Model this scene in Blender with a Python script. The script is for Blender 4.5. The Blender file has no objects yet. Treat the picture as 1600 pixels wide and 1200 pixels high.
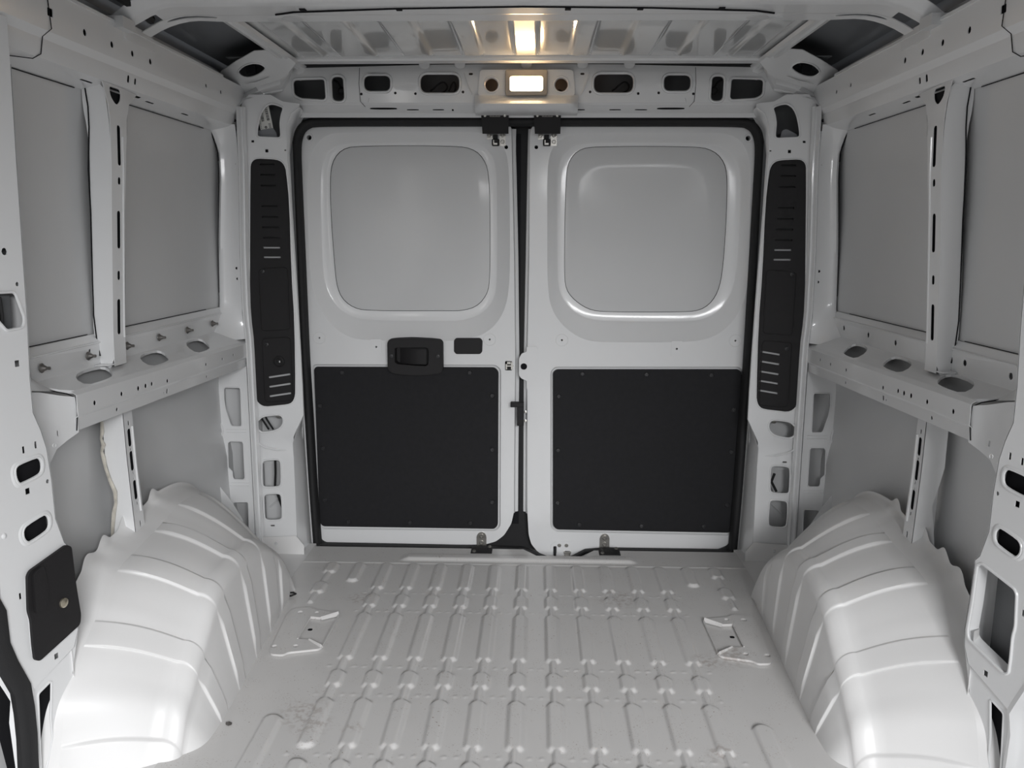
# Empty panel-van load bay seen from the bulkhead towards the rear doors.
# Units: metres. x = right, y = towards the rear doors, z = up, load floor at z = 0.
import bpy, bmesh, math, random
from mathutils import Vector, Matrix
from mathutils.geometry import delaunay_2d_cdt
random.seed(7)
C = bpy.context.scene.collection
S = bpy.context.scene
PI = math.pi

# ------------------------------------------------------------ camera, light, exposure
cam = bpy.data.cameras.new('camera'); co = bpy.data.objects.new('camera', cam); C.objects.link(co)
PITCH, YAW, ROLL, FPX = 0.175050, 0.0289191, 0.0042466, 1300.0
co.matrix_world = (Matrix.Translation((0.0390912, 0.0, 1.1091127)) @ Matrix.Rotation(YAW, 4, 'Z')
                   @ Matrix.Rotation(PI/2 - PITCH, 4, 'X') @ Matrix.Rotation(ROLL, 4, 'Z'))
cam.sensor_width = 36.0; cam.lens = 36.0*FPX/1600.0; cam.clip_start = 0.02
S.camera = co
w = bpy.data.worlds.new('world'); S.world = w; w.use_nodes = True
bg = w.node_tree.nodes['Background']; bg.inputs[0].default_value = (0.93, 0.96, 1.0, 1); bg.inputs[1].default_value = 0.28
S.view_settings.view_transform = 'Standard'; S.view_settings.look = 'None'
S.view_settings.gamma = 1.0; S.view_settings.exposure = 0.12; S.view_settings.use_curve_mapping = False
def area(name, loc, target, sx, sy, power, col):
    l = bpy.data.lights.new(name, 'AREA'); l.shape = 'RECTANGLE'; l.size = sx; l.size_y = sy; l.energy = power; l.color = col
    o = bpy.data.objects.new(name, l); C.objects.link(o); o.location = loc
    o.rotation_euler = (Vector(target)-Vector(loc)).to_track_quat('-Z', 'Y').to_euler()
    return o
# daylight coming through the cab behind the camera: sky over the windscreen, and the glazing of the left cab door
area('windscreen_daylight', (1.1, -2.7, 2.12), (-0.15, 2.9, 0.15), 2.0, 1.1, 215.0, (0.985, 0.99, 1.0))
area('cab_door_daylight', (-1.15, -0.75, 1.20), (0.0, 2.6, 0.5), 0.5, 0.5, 4.0, (1.0, 0.97, 0.94))

# ------------------------------------------------------------ measured outlines (metres, left half mirrored)
D = {
'eye': [(-0.9112,2.7302,1.6194),(-0.8823,2.7029,1.6317),(-0.8543,2.6907,1.6372),(-0.8306,2.6898,1.6376),(-0.8177,2.7006,1.6327),(-0.8144,2.7154,1.6261),(-0.8375,2.7379,1.6159),(-0.8712,2.7557,1.6079),(-0.8967,2.7598,1.6061),(-0.9094,2.748,1.6114)],
'gusset': [(-1.0145,2.8188,1.5795),(-0.9643,2.7311,1.619),(-0.894,2.6809,1.6416),(-0.8247,2.6384,1.6607),(-0.7457,2.6302,1.6644),(-0.7142,2.693,1.6361),(-0.7464,2.7316,1.6188),(-0.7868,2.7683,1.6023),(-0.8789,2.8061,1.5853),(-0.9577,2.8584,1.5617),(-1.0211,2.8718,1.5557)],
'corner_window': [(-0.8322,2.8,1.5315),(-0.8131,2.8,1.5298),(-0.7855,2.8,1.5198),(-0.7953,2.8,1.4965),(-0.8,2.8,1.4697),(-0.7991,2.8,1.4496),(-0.7986,2.8,1.4226),(-0.8795,2.8,1.426),(-0.8762,2.8,1.4563),(-0.8655,2.8,1.4965),(-0.8521,2.8,1.5198)],
'vent_cover': [(-0.9045,2.79,1.3294),(-0.9003,2.79,1.3457),(-0.8913,2.79,1.3549),(-0.8784,2.79,1.359),(-0.8467,2.79,1.358),(-0.8161,2.79,1.356),(-0.8005,2.79,1.35),(-0.7905,2.79,1.3378),(-0.7849,2.79,1.3194),(-0.7787,2.79,1.2166),(-0.7817,2.79,0.9942),(-0.778,2.79,0.8222),(-0.7847,2.79,0.5816),(-0.789,2.79,0.5592),(-0.7985,2.79,0.5433),(-0.8144,2.79,0.5364),(-0.8591,2.79,0.5315),(-0.8928,2.79,0.5277),(-0.9103,2.79,0.5343),(-0.923,2.79,0.5488),(-0.9275,2.79,0.569),(-0.9287,2.79,0.7004),(-0.9293,2.79,0.8602),(-0.9244,2.79,0.9785)],
'd_oval': [(-0.9196,2.79,0.4811),(-0.9079,2.79,0.4914),(-0.8943,2.79,0.4961),(-0.8516,2.79,0.5011),(-0.8395,2.79,0.4978),(-0.8322,2.79,0.4866),(-0.8323,2.79,0.4729),(-0.8402,2.79,0.457),(-0.8587,2.79,0.4442),(-0.8994,2.79,0.4358),(-0.9128,2.79,0.4379),(-0.9235,2.79,0.4469),(-0.9285,2.79,0.4605),(-0.9268,2.79,0.4719)],
'd_win1': [(-0.9166,2.79,0.3211),(-0.9119,2.79,0.3331),(-0.9013,2.79,0.3383),(-0.8619,2.79,0.3409),(-0.8505,2.79,0.3368),(-0.8474,2.79,0.3241),(-0.8491,2.79,0.2582),(-0.8538,2.79,0.2453),(-0.8644,2.79,0.24),(-0.9082,2.79,0.2382),(-0.9162,2.79,0.2436),(-0.9182,2.79,0.2551)],
'd_win2': [(-0.9162,2.79,0.2016),(-0.9102,2.79,0.2124),(-0.8988,2.79,0.2164),(-0.8633,2.79,0.2182),(-0.8531,2.79,0.2132),(-0.8503,2.79,0.2025),(-0.8504,2.79,0.1334),(-0.8551,2.79,0.1225),(-0.8679,2.79,0.118),(-0.9014,2.79,0.1162),(-0.9129,2.79,0.1217),(-0.9166,2.79,0.1325)],
'c_win1': [(-1.0318,2.78,0.59),(-1.027,2.78,0.5968),(-0.9771,2.78,0.5962),(-0.9729,2.78,0.5906),(-0.9752,2.78,0.4634),(-0.9788,2.78,0.4589),(-1.0101,2.78,0.4597),(-1.0153,2.78,0.4664),(-1.0292,2.78,0.5183),(-1.0328,2.78,0.552)],
'c_win2': [(-1.0286,2.78,0.4002),(-1.0202,2.78,0.4072),(-0.9769,2.78,0.4065),(-0.9733,2.78,0.399),(-0.9739,2.78,0.2742),(-0.9801,2.78,0.2681),(-1.0134,2.78,0.2684),(-1.0178,2.78,0.2783),(-1.0179,2.78,0.2973),(-1.0315,2.78,0.3119)],
'c_win3': [(-1.0208,2.78,0.1826),(-1.0156,2.78,0.1862),(-0.9698,2.78,0.188),(-0.9667,2.78,0.1826),(-0.969,2.78,0.0842),(-0.9728,2.78,0.0318),(-1.0119,2.78,0.0312),(-1.0197,2.78,0.0549)],
'c_edge': [(-1.0652,2.78,0.6076),(-1.0627,2.78,0.5179),(-1.044,2.78,0.4547),(-1.0425,2.78,0.4411),(-1.0576,2.78,0.393),(-1.062,2.78,0.2882),(-1.0514,2.78,0.2243),(-1.0522,2.78,0.1304),(-1.0532,2.78,0.0306)],
'b_oval1': [(-0.9502,1.4991,0.6645),(-0.9494,1.5024,0.6736),(-0.9473,1.5106,0.6784),(-0.9378,1.5489,0.6814),(-0.936,1.5561,0.679),(-0.9346,1.5617,0.6702),(-0.9346,1.5615,0.6572),(-0.9355,1.558,0.6477),(-0.9378,1.5489,0.6425),(-0.9467,1.5131,0.6376),(-0.9485,1.5061,0.6392),(-0.9498,1.5007,0.6489)],
'b_oval2': [(-0.9494,1.5025,0.5408),(-0.9485,1.5059,0.5499),(-0.9465,1.5138,0.5557),(-0.937,1.552,0.5632),(-0.9351,1.5595,0.5612),(-0.9336,1.5656,0.5527),(-0.9334,1.5663,0.5391),(-0.9345,1.5621,0.5298),(-0.9365,1.5538,0.5248),(-0.9451,1.5197,0.5174),(-0.9472,1.5111,0.5194),(-0.949,1.504,0.5285)],
'b_edge': [(-0.9305,1.5781,1.4177),(-0.9324,1.5706,1.2462),(-0.9339,1.5642,1.0696),(-0.9349,1.5603,0.9486),(-0.9366,1.5535,0.838),(-0.9368,1.5529,0.7688),(-0.9334,1.5665,0.7312),(-0.931,1.5759,0.6926),(-0.9298,1.5807,0.6253),(-0.9297,1.5811,0.5447),(-0.9257,1.5971,0.487),(-0.9232,1.6073,0.4748),(-0.9227,1.6093,0.4025),(-0.9213,1.6147,0.3216),(-0.9222,1.6111,0.2887),(-0.9257,1.5974,0.2565),(-0.9366,1.5535,0.2411)],
'b_near': [(-0.9638,1.4448,0.4596),(-0.9643,1.4428,0.3717),(-0.9616,1.4535,0.319),(-0.9539,1.4842,0.2458),(-0.9513,1.4947,0.2193),(-0.9533,1.487,0.1781),(-0.9526,1.4894,0.0924),(-0.9522,1.4913,0.027)],
'b_gap': [(-0.9489,1.5043,0.2032),(-0.9404,1.5383,0.2133),(-0.9429,1.5282,0.136),(-0.9432,1.5273,0.0934),(-0.9464,1.5143,0.0544),(-0.9498,1.5009,0.0289),(-0.9517,1.4931,0.0343),(-0.951,1.4959,0.0881)],
'b_cover': [(-0.9507,1.4973,0.4566),(-0.9488,1.5049,0.4653),(-0.9262,1.5952,0.4843),(-0.9234,1.6066,0.4758),(-0.9227,1.6094,0.3883),(-0.9213,1.6147,0.3216),(-0.9225,1.61,0.3022),(-0.9486,1.5056,0.2752),(-0.9512,1.4952,0.2828),(-0.9514,1.4942,0.3139),(-0.9511,1.4957,0.3657),(-0.9521,1.4916,0.3877)],
'b_screw': [(-0.9317,1.5733,0.3678),(-0.9536,1.4857,0.3237)],
'b_hook': [(-0.9544,1.4822,1.0049),(-0.9411,1.5356,1.0038),(-0.9399,1.5406,0.9987),(-0.9365,1.5539,0.9553),(-0.9369,1.5525,0.9433),(-0.9382,1.5473,0.9352),(-0.9466,1.5136,0.9328),(-0.951,1.496,0.9548)],
'b_small': [(-0.9477,1.5092,0.654),(-0.9434,1.5265,1.0785),(-0.9383,1.547,1.0175),(-0.9492,1.5033,0.6519),(-0.9438,1.5248,0.7018),(-0.9367,1.553,0.7048),(-0.932,1.5721,0.6252),(-0.9258,1.5968,0.6925),(-0.9438,1.5248,0.6193),(-0.9425,1.5298,0.869),(-0.9537,1.4852,0.4204),(-0.9367,1.5531,0.2597)],
'seal_b': [(-0.9707,1.4171,0.4528),(-0.9664,1.4345,0.4067),(-0.9662,1.4351,0.3417),(-0.963,1.4479,0.2955),(-0.9575,1.4698,0.2363),(-0.9568,1.473,0.1866),(-0.9568,1.4726,0.1315),(-0.9582,1.4671,0.044)],
'r0': [(-0.0136,2.4783,0.0),(-0.0187,2.6969,0.0)],
'r1': [(-0.0105,2.3479,0.0),(-0.0128,2.4474,0.0)],
'r2': [(-0.003,2.0299,0.0),(-0.0097,2.3157,0.0)],
'r3': [(0.0003,1.8923,0.0),(-0.0019,1.9842,0.0)],
'r4': [(0.0061,1.643,0.0),(0.0012,1.8506,0.0)],
'r5': [(0.0088,1.5289,0.0),(0.0069,1.6106,0.0)],
'brk': [(-0.6906,2.2832,0.003),(-0.6848,2.3221,0.003),(-0.6308,2.3373,0.003),(-0.6166,2.3204,0.003),(-0.5388,2.3018,0.003),(-0.5339,2.2893,0.003),(-0.5364,2.0907,0.003),(-0.5441,2.0797,0.003),(-0.6203,2.0592,0.003),(-0.6298,2.045,0.003),(-0.6616,2.0472,0.003),(-0.6711,2.0608,0.003)],
'brk_in': [(-0.6159,2.1352,0.003),(-0.6163,2.2693,0.003),(-0.5852,2.2663,0.003),(-0.5392,2.2954,0.003),(-0.5386,2.0924,0.003),(-0.583,2.1327,0.003)],
'brk_hole': [(-0.5993,2.203,0.003)],
'bits': [(-0.6612,1.7311,0.0),(-0.6366,2.3657,0.0)],
'ld_out': [(-0.777,2.95,1.4217),(-0.7668,2.95,1.4558),(-0.7482,2.95,1.4771),(-0.7213,2.95,1.4834),(-0.2691,2.95,1.4857),(-0.0587,2.95,1.4837),(-0.0521,2.95,1.4753),(-0.0414,2.95,1.043),(-0.0352,2.95,0.6804),(-0.0378,2.95,0.2531),(-0.0371,2.95,0.106),(-0.0464,2.95,0.0612),(-0.0725,2.95,0.0159),(-0.1034,2.95,-0.0096),(-0.1465,2.95,-0.0228),(-0.6201,2.95,-0.0302),(-0.7167,2.95,-0.0291),(-0.7526,2.95,-0.0171),(-0.7731,2.95,0.0154),(-0.7798,2.95,0.0954),(-0.783,2.95,0.3895),(-0.782,2.95,0.7206),(-0.7833,2.95,1.0394),(-0.7818,2.95,1.3035)],
'rd_out': [(0.0199,2.95,1.4837),(0.731,2.95,1.482),(0.7572,2.95,1.4757),(0.7758,2.95,1.4506),(0.78,2.95,1.4128),(0.786,2.95,1.2642),(0.7869,2.95,1.0029),(0.7882,2.95,0.6874),(0.7848,2.95,0.3596),(0.7788,2.95,0.0684),(0.774,2.95,0.0238),(0.7523,2.95,-0.0113),(0.7154,2.95,-0.0281),(0.3372,2.95,-0.0278),(0.2779,2.95,-0.0287),(0.2424,2.95,-0.0343),(0.207,2.95,-0.0499),(0.1786,2.95,-0.0604),(0.076,2.95,-0.0621),(0.052,2.95,-0.0473),(0.0279,2.95,-0.0176),(0.018,2.95,0.0198),(0.0126,2.95,0.1067),(0.0084,2.95,0.6808),(0.0124,2.95,1.0433),(0.0114,2.95,1.4543)],
'ld_c1': [(-0.7601,2.95,1.3424),(-0.7351,2.95,1.4111),(-0.6959,2.95,1.4495),(-0.6445,2.95,1.4623),(-0.1814,2.95,1.4647),(-0.1156,2.95,1.4499),(-0.0783,2.95,1.4161),(-0.0605,2.95,1.365),(-0.0555,2.95,1.1968),(-0.0545,2.95,0.9537),(-0.0701,2.95,0.8521),(-0.1201,2.95,0.781),(-0.1957,2.95,0.746),(-0.276,2.95,0.7408),(-0.5637,2.95,0.7408),(-0.6328,2.95,0.7495),(-0.7005,2.95,0.7974),(-0.7481,2.95,0.8817),(-0.7654,2.95,0.9722),(-0.7644,2.95,1.1725)],
'ld_c2': [(-0.7225,2.95,1.3295),(-0.705,2.95,1.3812),(-0.6727,2.95,1.4154),(-0.6234,2.95,1.4283),(-0.208,2.95,1.4287),(-0.1552,2.95,1.4202),(-0.12,2.95,1.3905),(-0.1046,2.95,1.3436),(-0.1022,2.95,1.1967),(-0.102,2.95,0.931),(-0.1201,2.95,0.8744),(-0.1611,2.95,0.8333),(-0.225,2.95,0.8123),(-0.2753,2.95,0.8097),(-0.5734,2.95,0.8098),(-0.6306,2.95,0.8231),(-0.6867,2.95,0.8639),(-0.7167,2.95,0.9273),(-0.7257,2.95,0.9949),(-0.726,2.95,1.1727)],
'ld_c3': [(-0.6891,2.95,1.3253),(-0.6764,2.95,1.3726),(-0.6463,2.95,1.4069),(-0.597,2.95,1.4198),(-0.2366,2.95,1.4202),(-0.1816,2.95,1.4075),(-0.1487,2.95,1.3777),(-0.1311,2.95,1.3307),(-0.1267,2.95,1.1966),(-0.1268,2.95,0.9533),(-0.1382,2.95,0.9037),(-0.1724,2.95,0.8627),(-0.2248,2.95,0.8465),(-0.275,2.95,0.8461),(-0.5725,2.95,0.8441),(-0.6227,2.95,0.8552),(-0.663,2.95,0.8891),(-0.6797,2.95,0.9388),(-0.6854,2.95,1.0399),(-0.6914,2.95,1.1948)],
'rd_c1': [(0.0717,2.95,1.3439),(0.082,2.95,1.4014),(0.1143,2.95,1.4417),(0.1795,2.95,1.4607),(0.6457,2.95,1.4631),(0.7068,2.95,1.4506),(0.7452,2.95,1.417),(0.7634,2.95,1.36),(0.772,2.95,1.1996),(0.7805,2.95,0.9585),(0.7629,2.95,0.869),(0.7216,2.95,0.8009),(0.6563,2.95,0.755),(0.5666,2.95,0.7428),(0.2949,2.95,0.7407),(0.2152,2.95,0.7447),(0.1464,2.95,0.7853),(0.0979,2.95,0.8419),(0.0766,2.95,0.9208),(0.0737,2.95,1.1755)],
'rd_c2': [(0.1093,2.95,1.3311),(0.1195,2.95,1.3824),(0.1519,2.95,1.4142),(0.2019,2.95,1.4291),(0.6213,2.95,1.4295),(0.6805,2.95,1.4127),(0.719,2.95,1.379),(0.739,2.95,1.3281),(0.7435,2.95,1.1995),(0.7427,2.95,1.0027),(0.7294,2.95,0.9136),(0.6964,2.95,0.8573),(0.642,2.95,0.823),(0.575,2.95,0.8135),(0.2818,2.95,0.8136),(0.2137,2.95,0.8223),(0.1565,2.95,0.8581),(0.1242,2.95,0.9053),(0.1145,2.95,0.9547),(0.1092,2.95,1.1756)],
'rd_c3': [(0.1379,2.95,1.3269),(0.1482,2.95,1.3739),(0.1804,2.95,1.4079),(0.2305,2.95,1.4185),(0.5828,2.95,1.4189),(0.6374,2.95,1.4084),(0.6757,2.95,1.3789),(0.6953,2.95,1.3323),(0.6997,2.95,1.1993),(0.6972,2.95,1.0245),(0.6882,2.95,0.9357),(0.6638,2.95,0.884),(0.6249,2.95,0.8545),(0.5736,2.95,0.8474),(0.281,2.95,0.8454),(0.2244,2.95,0.8541),(0.1787,2.95,0.8832),(0.1442,2.95,0.9212),(0.1366,2.95,0.9772),(0.1358,2.95,1.1757)],
'ld_pan': [(-0.762,2.95,0.6345),(-0.7547,2.95,0.6439),(-0.1086,2.95,0.6473),(-0.0948,2.95,0.6334),(-0.0964,2.95,0.0555),(-0.1082,2.95,0.0403),(-0.7505,2.95,0.0408),(-0.762,2.95,0.0557)],
'rd_pan': [(0.1006,2.95,0.6305),(0.1119,2.95,0.6422),(0.7608,2.95,0.648),(0.7729,2.95,0.6343),(0.7702,2.95,0.0534),(0.7569,2.95,0.0384),(0.1224,2.95,0.0413),(0.1079,2.95,0.056)],
'ld_rec': [(-0.7686,2.95,0.6461),(-0.759,2.95,0.6532),(-0.104,2.95,0.6566),(-0.0856,2.95,0.6405),(-0.0868,2.95,0.0481),(-0.1035,2.95,0.0304),(-0.7558,2.95,0.0282),(-0.772,2.95,0.0455)],
'rd_rec': [(0.0914,2.95,0.6351),(0.1072,2.95,0.6515),(0.7649,2.95,0.6573),(0.7815,2.95,0.6413),(0.7801,2.95,0.0437),(0.7622,2.95,0.0261),(0.1177,2.95,0.0313),(0.0985,2.95,0.0484)],
'ld_scr': [(-0.6599,2.95,0.6237),(-0.1985,2.95,0.6278),(-0.7459,2.95,0.5),(-0.1178,2.95,0.5442),(-0.7398,2.95,0.3416),(-0.1178,2.95,0.3441),(-0.7397,2.95,0.1431),(-0.1178,2.95,0.1443),(-0.6536,2.95,0.0597),(-0.4233,2.95,0.0606),(-0.1988,2.95,0.0614)],
'rd_scr': [(0.2061,2.95,0.6268),(0.4346,2.95,0.6266),(0.6644,2.95,0.6263),(0.1225,2.95,0.5442),(0.1229,2.95,0.3446),(0.1233,2.95,0.1452),(0.7501,2.95,0.5013),(0.7487,2.95,0.3449),(0.7447,2.95,0.1441),(0.2049,2.95,0.0624),(0.434,2.95,0.0608),(0.662,2.95,0.0617)],
'ld_handle': [(-0.4889,2.95,0.7368),(-0.4828,2.95,0.7484),(-0.4597,2.95,0.752),(-0.4022,2.95,0.7548),(-0.3333,2.95,0.7519),(-0.3011,2.95,0.7487),(-0.2921,2.95,0.7384),(-0.2919,2.95,0.6433),(-0.3001,2.95,0.6292),(-0.3465,2.95,0.6218),(-0.4044,2.95,0.6201),(-0.4577,2.95,0.6243),(-0.483,2.95,0.6323),(-0.4896,2.95,0.6486)],
'ld_lever': [(-0.4628,2.95,0.7162),(-0.4581,2.95,0.7197),(-0.3521,2.95,0.7217),(-0.3429,2.95,0.7172),(-0.3407,2.95,0.7079),(-0.3436,2.95,0.6615),(-0.3507,2.95,0.6545),(-0.4038,2.95,0.6563),(-0.4546,2.95,0.6605),(-0.4637,2.95,0.6674)],
'ld_plug': [(-0.253,2.95,0.7433),(-0.2461,2.95,0.7514),(-0.1613,2.95,0.752),(-0.1533,2.95,0.7441),(-0.1545,2.95,0.7048),(-0.1614,2.95,0.6967),(-0.2465,2.95,0.696),(-0.2533,2.95,0.704)],
'ld_marks': [(-0.7392,2.95,0.7487),(-0.1269,2.95,0.7477),(-0.5343,2.95,0.7179),(-0.7495,2.95,1.4431),(-0.0695,2.95,1.4119)],
'rd_marks': [(0.7444,2.95,0.75),(0.131,2.95,0.7474),(0.5392,2.95,0.7197),(0.7525,2.95,1.4422),(0.0337,2.95,1.412)],
'seal_path': [(-0.7672,2.925,-0.0656),(-0.7694,2.925,0.0046),(-0.7763,2.925,0.2022),(-0.7818,2.925,0.4906),(-0.7861,2.925,0.6776),(-0.7875,2.925,0.9284),(-0.7885,2.925,1.1281),(-0.7895,2.925,1.3232),(-0.7886,2.925,1.3979),(-0.7825,2.925,1.4402),(-0.7681,2.925,1.4697),(-0.7454,2.925,1.4865),(-0.7122,2.925,1.4929),(-0.5719,2.925,1.495),(-0.2664,2.925,1.4951),(-0.0017,2.925,1.4951)],
'strap_plates': [(-0.1517,2.9,1.5145),(-0.0591,2.9,1.4504),(0.0242,2.9,1.5145),(0.115,2.9,1.4505)],
'strap_low': [(-0.1178,2.95,1.4563),(-0.0914,2.95,1.4182),(0.0595,2.95,1.4564),(0.0818,2.95,1.4184),(-0.1419,2.95,1.4563),(-0.0717,2.95,1.414),(0.0376,2.95,1.4564),(0.1081,2.95,1.4142)],
'strap_scr': [(-0.1288,2.95,1.4499),(-0.0805,2.95,1.4299),(0.0475,2.95,1.4501),(0.097,2.95,1.43),(-0.0805,2.95,1.4542),(0.0967,2.95,1.4543)],
'stay': [(-0.1753,2.95,-0.0459),(-0.1392,2.95,0.0274),(0.283,2.95,-0.0437),(0.3169,2.95,0.0268)],
'stay_scr': [(-0.156,2.95,0.0134),(-0.156,2.95,-0.0117),(0.2995,2.95,0.0103),(0.3001,2.95,-0.0134)],
'stay_base': [(-0.1819,2.88,-0.0285),(-0.1047,2.88,-0.0052),(0.2705,2.88,-0.0287),(0.3441,2.88,-0.0055)],
'latch_tab': [(0.0058,2.95,0.7246),(0.0401,2.95,0.7249),(0.0447,2.95,0.7157),(0.046,2.95,0.581),(0.0369,2.95,0.5692),(0.0069,2.95,0.5689),(0.0067,2.95,0.6017),(-0.0118,2.95,0.6085),(-0.0211,2.95,0.6201),(-0.0214,2.95,0.6805),(-0.0124,2.95,0.6991),(0.0059,2.95,0.7062)],
'latch_hole': [(-0.004,2.95,0.6528)],
'latch_low': [(0.1327,2.95,-0.0222),(0.1589,2.95,-0.0206),(0.1043,2.95,-0.0315),(0.1333,2.95,-0.0637),(0.1521,2.95,-0.0433),(0.1739,2.95,-0.063)],
'latch_arm': [(-0.0673,2.95,0.6755),(-0.0211,2.95,0.6341),(-0.0506,2.95,0.5237),(-0.0019,2.95,0.5076),(-0.0251,2.95,0.5074),(-0.0038,2.95,0.4389)],
'latch_base': [(-0.0039,2.95,0.4579),(0.0056,2.95,0.4342)],
'ps_slots': [(-0.965,2.0315,1.3638),(-0.965,2.0171,1.2722),(-0.965,2.0129,1.2363),(-0.965,2.0018,1.1655),(-0.965,1.9879,1.0781),(-0.965,1.9777,1.0132),(-0.965,1.9717,0.9556),(-0.965,1.9584,0.8715)],
'lp_slots': [(-0.967,1.9851,0.6507),(-0.967,1.9834,0.6299),(-0.967,1.9784,0.5977),(-0.967,1.981,0.5831),(-0.967,1.9825,0.5712),(-0.967,1.9806,0.5379),(-0.967,1.9838,0.5263),(-0.967,1.9843,0.5087),(-0.967,1.9874,0.4961),(-0.967,1.9855,0.4624),(-0.967,1.9872,0.4518),(-0.967,1.9992,0.3969)],
'rail_holes': [(-0.929,1.8496,1.5328),(-0.929,1.965,1.533),(-0.929,2.0623,1.5344),(-0.929,2.1559,1.5362),(-0.929,2.5113,1.5407),(-0.929,2.6261,1.5418)],
'rail_low': [(-0.947,2.0666,1.4894),(-0.947,2.0643,1.4743),(-0.947,2.1019,1.4884),(-0.947,2.0995,1.4731)],
'rail_sq': [(-0.929,1.7098,1.5473),(-0.929,1.7323,1.5374)],
'shelf_holes': [(-0.9925,1.8132,0.782),(-0.9624,1.7982,0.782),(-0.9617,1.8662,0.782),(-0.9668,1.9203,0.782),(-1.0009,1.9563,0.782),(-1.0188,1.9457,0.782)],
'front_holes': [(-0.94,2.1526,0.7196),(-0.94,2.4153,0.7465),(-0.94,2.5451,0.7456),(-0.94,2.6401,0.7501),(-0.94,1.7851,0.7426),(-0.94,1.9067,0.743),(-0.94,2.0,0.7417),(-0.94,2.0344,0.7421),(-0.94,2.0629,0.7437),(-0.94,2.1142,1.6691)],
'front_holes2': [(-0.945,1.895,0.7022),(-0.945,2.1737,0.7071),(-0.945,2.4488,0.7064)],
'bolts': [(-1.015,1.7243,0.8196),(-1.015,1.9117,0.8319),(-1.015,2.1004,0.8254),(-1.015,2.2854,0.8264),(-1.015,2.4752,0.8367),(-1.015,2.6727,0.8271)],
'wall_emb': [(-1.015,1.9266,0.8175)],
'u_notch': [(-0.95,1.9898,1.4485),(-0.95,1.9894,1.4271),(-0.95,1.9967,1.4169),(-0.95,2.0111,1.4133),(-0.95,2.0272,1.4187),(-0.95,2.0402,1.4323),(-0.95,2.0478,1.451)],
'pil_up': [(-1.0108,1.975,1.453),(-0.9956,1.975,1.4558),(-0.96,1.975,1.453),(-0.9551,1.975,1.4036),(-0.9522,1.975,1.3466),(-0.9552,1.975,1.2528),(-0.9623,1.975,1.1648),(-0.9824,1.975,0.8764),(-0.9858,1.975,0.7949),(-1.0182,1.975,0.7851),(-1.0217,1.975,0.8198),(-1.0284,1.975,0.8527),(-1.0301,1.975,0.9071),(-1.0218,1.975,1.06),(-1.0044,1.975,1.2818),(-1.0058,1.975,1.3538),(-1.0121,1.975,1.4036)],
'pil_low': [(-1.023,1.965,0.6642),(-0.9692,1.965,0.6808),(-0.9674,1.965,0.5595),(-0.9634,1.965,0.444),(-0.96,1.965,0.3602),(-0.9618,1.965,0.2921),(-1.0276,1.965,0.2911),(-1.0202,1.965,0.3423),(-1.0085,1.965,0.4267),(-1.002,1.965,0.4684),(-1.0151,1.965,0.5261),(-1.023,1.965,0.567),(-1.0229,1.965,0.6077)],
'sealant': [(-1.0207,1.96,0.6606),(-1.0214,1.96,0.6332),(-1.0259,1.96,0.617),(-1.0209,1.96,0.6009),(-1.027,1.96,0.5846),(-1.0235,1.96,0.5684),(-1.0207,1.96,0.5439),(-1.0121,1.96,0.5112),(-1.0016,1.96,0.4816),(-1.0023,1.96,0.4535),(-1.0091,1.96,0.4284),(-1.0157,1.96,0.3864),(-1.0208,1.96,0.3442)],
'arch_out': [(-1.0,2.4458,0.3358),(-1.0,2.3305,0.352),(-1.0,2.2321,0.3588),(-1.0,2.1757,0.3608),(-1.0,2.1637,0.3593),(-1.0,2.1352,0.3745),(-1.0,2.12,0.3742),(-1.0,2.0835,0.3546),(-1.0,2.0508,0.3522),(-1.0,2.0235,0.3568),(-1.0,1.9857,0.3757),(-1.0,1.9696,0.3781),(-1.0,1.9578,0.3656),(-1.0,1.9263,0.3491),(-1.0,1.9061,0.3403),(-1.0,1.8712,0.3509),(-1.0,1.847,0.3476),(-1.0,1.8195,0.3381),(-1.0,1.8086,0.3236),(-1.0,1.7998,0.3036),(-1.0,1.7681,0.2785),(-1.0,1.7446,0.2504),(-1.0,1.7291,0.2035),(-1.0,1.6841,0.1345)],
'arch_tabs': [(-0.99,2.1051,0.3686),(-0.99,1.9519,0.373),(-0.99,1.8543,0.3465),(-0.99,1.7987,0.3343)],
'bow': [(-0.8751,2.0387,1.635),(-0.5326,2.0006,1.635),(-0.2537,1.994,1.635),(0.0123,1.9977,1.635)],
'bow_slot': [(-0.8744,2.159,1.645),(-0.7694,2.1603,1.645),(-0.8169,2.1477,1.645),(-0.8294,2.1778,1.645)],
'bow_win': [(-0.956,2.1185,1.6),(-0.9557,2.1576,1.6),(-0.9042,2.0692,1.6),(-0.8523,2.0165,1.6),(-0.8467,1.9882,1.6),(-0.8951,2.0276,1.6)],
}

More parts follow.
